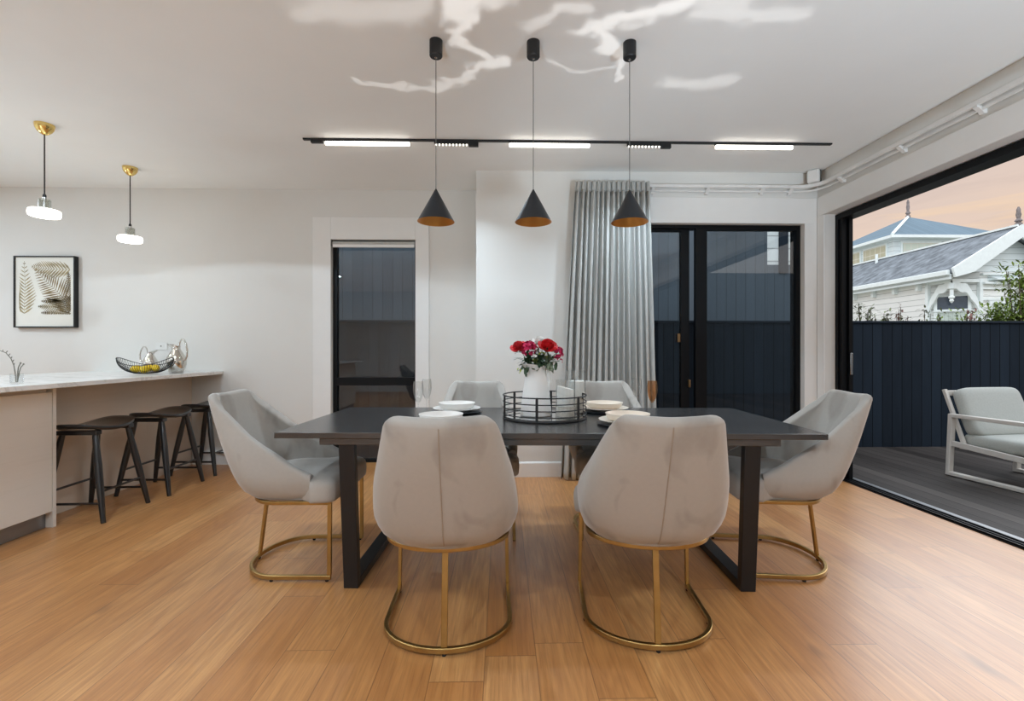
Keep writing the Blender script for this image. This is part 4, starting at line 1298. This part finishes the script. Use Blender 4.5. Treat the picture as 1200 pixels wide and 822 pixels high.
for y0_, y1_ in ((19.65, 20.85), (21.1, 21.9), (22.1, 22.95)):
    q = build('upper_window', MB().box(ux0 - .05, ux0 - .001, y0_ - .06, y1_ + .06, 4.94, 5.70), 'hpaint', hs)
    build('leadlight_pane', MB().box(ux0 - .07, ux0 - .051, y0_, y1_, 5.0, 5.64), 'lattice', q)
for x0_, x1_ in ((16.75, 18.35), (18.6, 20.1)):
    q = build('upper_window', MB().box(x0_ - .06, x1_ + .06, uy0 - .05, uy0 - .001, 4.94, 5.70), 'hpaint', hs)
    build('leadlight_pane', MB().box(x0_, x1_, uy0 - .07, uy0 - .051, 5.0, 5.64), 'lattice_b', q)
build('vent_pipe', MB().tube([(15.6, 19.2, 4.6), (15.6, 19.2, 5.15)], .05, 8), 'hpaint', hs)

# ------------------------------------------------------------------ lights
def area(name, loc, power, size, col=(1, .95, .88), rot=(0, 0, 0), spread=180, shape='DISK'):
    l = bpy.data.lights.new(name, 'AREA'); l.energy = power; l.shape = shape; l.size = size; l.color = col
    l.spread = rad(spread)
    o = bpy.data.objects.new(name, l); COL.objects.link(o); o.location = loc; o.rotation_euler = rot
    return o
def spot(name, loc, power, angle, target, col=(1, .95, .88), size=.04, blend=.3):
    l = bpy.data.lights.new(name, 'SPOT'); l.energy = power; l.spot_size = rad(angle); l.spot_blend = blend; l.color = col; l.shadow_soft_size = size
    o = bpy.data.objects.new(name, l); COL.objects.link(o); o.location = loc
    d = Vector(target) - Vector(loc); o.rotation_euler = d.to_track_quat('-Z', 'Y').to_euler()
    return o
# unseen ceiling lamps added behind the viewer and over the kitchen as fill
WHITE = (.77, .95, 1.11)
for i, (x, y, p) in enumerate(((-1.2, -.6, 24), (1.2, -.6, 24), (-1.2, -2.2, 20), (1.2, -2.2, 20), (-3.6, -.6, 32), (-5.4, 1.0, 30), (-5.4, 3.2, 24))):
    area('downlight', (x, y, ZC - .01), p * 1.12, .16, WHITE)
for x in (-.39, 1.10):
    area('track_spot', (x, YT, ZC - .048), 9, .12, WHITE, spread=120)
# unseen spots added behind the viewer and by the kitchen to brighten the ceiling
for x, y, p, tx in ((-3.6, -1.0, 85, -3.4), (-.8, -1.0, 130, -.6), (1.9, -1.0, 400, 1.9)):
    spot('ceiling_fill', (x, y, .35), p, 56, (tx, 2.5, ZC), (.74, .95, 1.13), .15, 1.0)
# patterned spot added before the table, imitating curled reflections thrown on the ceiling
def ceiling_glints():
    o = spot('glint_pattern_spot', (.30, 1.30, .80), 95, 95, (.30, 2.45, ZC), (1, 1, 1), .004, .1)
    l = o.data; l.use_nodes = True; t = NT(l.node_tree)
    em = [n for n in l.node_tree.nodes if n.type == 'EMISSION'][0]
    ix, iy, iz = t.sep(t.node('ShaderNodeNewGeometry').outputs['Incoming'])
    hgt = ZC - .80
    X = t.math('MULTIPLY_ADD', t.math('DIVIDE', ix, iz), hgt, .30)
    Y = t.math('MULTIPLY_ADD', t.math('DIVIDE', iy, iz), hgt, 1.30)
    p0 = t.comb(X, Y, 0.0)
    nz = t.node('ShaderNodeTexNoise'); t.put(nz.inputs['Vector'], p0); nz.inputs['Scale'].default_value = 5.5; nz.inputs['Detail'].default_value = 4
    wv = t.node('ShaderNodeVectorMath', operation='SUBTRACT'); t.put(wv.inputs[0], nz.outputs['Color']); wv.inputs[1].default_value = (.5, .5, .5)
    ws = t.node('ShaderNodeVectorMath', operation='MULTIPLY'); t.put(ws.inputs[0], wv.outputs[0]); ws.inputs[1].default_value = (.34, .22, 0)
    pa = t.node('ShaderNodeVectorMath', operation='ADD'); t.put(pa.inputs[0], p0); t.put(pa.inputs[1], ws.outputs[0])
    p = pa.outputs[0]; tot = None
    for a, b, r, k in GLINTS:
        ba = (b[0] - a[0], b[1] - a[1]); q = ba[0] ** 2 + ba[1] ** 2
        d0 = t.node('ShaderNodeVectorMath', operation='SUBTRACT'); t.put(d0.inputs[0], p); d0.inputs[1].default_value = (a[0], a[1], 0)
        dt = t.node('ShaderNodeVectorMath', operation='DOT_PRODUCT'); t.put(dt.inputs[0], d0.outputs[0]); dt.inputs[1].default_value = (ba[0] / q, ba[1] / q, 0)
        h = t.math('MULTIPLY', dt.outputs['Value'], 1.0, clamp=True)
        sc = t.node('ShaderNodeVectorMath', operation='SCALE'); sc.inputs[0].default_value = (ba[0], ba[1], 0); t.put(sc.inputs['Scale'], h)
        e = t.node('ShaderNodeVectorMath', operation='DISTANCE'); t.put(e.inputs[0], d0.outputs[0]); t.put(e.inputs[1], sc.outputs[0])
        mr = t.node('ShaderNodeMapRange', interpolation_type='SMOOTHSTEP'); t.put(mr.inputs['Value'], e.outputs['Value'])
        mr.inputs['From Min'].default_value = r * 1.5; mr.inputs['From Max'].default_value = r * .35
        mr.inputs['To Min'].default_value = 0; mr.inputs['To Max'].default_value = k
        tot = mr.outputs[0] if tot is None else t.math('MAXIMUM', tot, mr.outputs[0])
    t.put(em.inputs['Strength'], tot)
GLINTS = [((-0.84, 2.85), (-0.68, 2.92), 0.02, 0.9), ((-0.68, 2.92), (-0.44, 2.92), 0.035, 0.9), ((-0.44, 2.92), (-0.22, 2.81), 0.04, 0.9), ((-0.22, 2.81), (-0.08, 2.65), 0.03, 0.9), ((-0.14, 2.69), (-0.01, 2.62), 0.05, 1), ((-0.08, 2.64), (-0.18, 2.47), 0.03, 0.95), ((-0.18, 2.47), (-0.2, 2.3), 0.045, 0.95), ((-0.2, 2.3), (-0.12, 2.14), 0.07, 0.95), ((-0.12, 2.14), (-0.04, 2.15), 0.08, 0.9), ((0.44, 2.35), (0.54, 2.45), 0.06, 0.95), ((0.54, 2.45), (0.64, 2.62), 0.05, 0.95), ((0.64, 2.62), (0.68, 2.79), 0.03, 0.95), ((0.43, 2.34), (0.66, 2.28), 0.045, 0.9), ((0.66, 2.28), (0.84, 2.17), 0.06, 0.9), ((1.02, 2.83), (1.35, 2.81), 0.06, 0.75), ((-0.9, 2.24), (-0.65, 2.27), 0.09, 0.5), ((-0.65, 2.27), (-0.38, 2.21), 0.08, 0.5), ((0.96, 2.25), (1.46, 2.25), 0.05, 0.55), ((0.94, 2.13), (1.15, 2.21), 0.08, 0.5), ((0.16, 2.33), (0.27, 2.22), 0.04, 0.5), ((0.27, 2.22), (0.41, 2.21), 0.05, 0.5), ((0.25, 2.63), (0.51, 2.72), 0.02, 0.5), ((0.51, 2.72), (0.68, 2.67), 0.02, 0.5)]
ceiling_glints()
spot('downlight', (-2.45, 2.25, ZC - .02), 70, 149, (-2.45, 2.25, 0), WHITE, .06, .03)
spot('ceiling_fill', (-5.3, 3.0, 1.2), 32, 110, (-3.6, 3.5, ZC), (.78, .95, 1.1), .12, 1.0)  # unseen fill spot added to lift the back left ceiling
sun = bpy.data.lights.new('evening_sun', 'SUN'); sun.energy = 1.85; sun.angle = rad(50); sun.color = (.90, .95, 1.0)
so = bpy.data.objects.new('evening_sun', sun); COL.objects.link(so)
so.rotation_euler = Vector((-.70, -.54, -.45)).to_track_quat('-Z', 'Y').to_euler()

# ------------------------------------------------------------------ sky
wd = bpy.data.worlds.new('sunset_sky'); S.world = wd; wd.use_nodes = True
t = NT(wd.node_tree); wd.node_tree.nodes.clear()
g = t.node('ShaderNodeTexCoord').outputs['Generated']
x, y, z = t.sep(g)
zz = t.math('MAXIMUM', z, 0.0)
nz = t.noise(t.mapping(g, (2.2, 2.2, 11)), 2.0, 6, .6, .6)
zq = t.math('ADD', zz, t.math('MULTIPLY', t.math('SUBTRACT', nz, .5), .16))
base = t.ramp(zq, [(0, rgb(255, 230, 192)), (.10, rgb(246, 220, 190)), (.20, rgb(232, 208, 192)), (.32, rgb(220, 202, 194)), (.5, rgb(200, 206, 214)), (1, rgb(188, 204, 220))])
cl = t.noise(t.mapping(g, (1.6, 1.6, 9), (3, 1, 0)), 3.0, 5, .6, .4)
cm_ = t.math('MULTIPLY', t.math('SUBTRACT', cl, .5, clamp=True), 3.0, clamp=True)
colr = t.mix(t.math('MULTIPLY', cm_, .75), base, rgb(206, 186, 178))
cl2 = t.noise(t.mapping(g, (1.2, 1.2, 12), (7, 2, 4)), 2.6, 4, .6, .5)
colr = t.mix(t.math('MULTIPLY', t.math('SUBTRACT', cl2, .55, clamp=True), 3.5, clamp=True), colr, rgb(255, 220, 178))
# unseen sky behind the viewer brightened to light the white house
glow = t.math('MULTIPLY', t.math('ADD', t.math('MULTIPLY', y, -.9), t.math('MULTIPLY_ADD', x, -.7, .1), clamp=True), 1.0, clamp=True)
colr = t.mix(t.math('MULTIPLY', glow, 1.0, clamp=True), colr, rgb(224, 232, 240))
bg = t.node('ShaderNodeBackground'); t.put(bg.inputs[0], colr); t.put(bg.inputs[1], t.math('MULTIPLY_ADD', t.math('MULTIPLY', t.math('SUBTRACT', z, .32, clamp=True), 4.0, clamp=True), t.math('MULTIPLY_ADD', glow, .62, .9), t.math('MULTIPLY_ADD', glow, .62, .85)))
ow = t.node('ShaderNodeOutputWorld'); t.l.new(bg.outputs[0], ow.inputs[0])

# ------------------------------------------------------------------ camera and view
cam = bpy.data.cameras.new('camera'); co = bpy.data.objects.new('camera', cam); COL.objects.link(co)
cam.sensor_width = 36; cam.lens = 36 * 550 / 1200; cam.clip_start = .05; cam.clip_end = 300
co.location = (0, 0, H); co.rotation_euler = (PI / 2, 0, rad(-1.25))
S.camera = co
S.view_settings.view_transform = 'Standard'; S.view_settings.look = 'None'
S.view_settings.gamma = 1; S.view_settings.use_curve_mapping = False; S.view_settings.exposure = .22
S.cycles.use_denoising = True
S.cycles.max_bounces = 10; S.cycles.diffuse_bounces = 5; S.cycles.transparent_max_bounces = 16
S.cycles.caustics_reflective = False; S.cycles.caustics_refractive = False
S.cycles.sample_clamp_indirect = 6
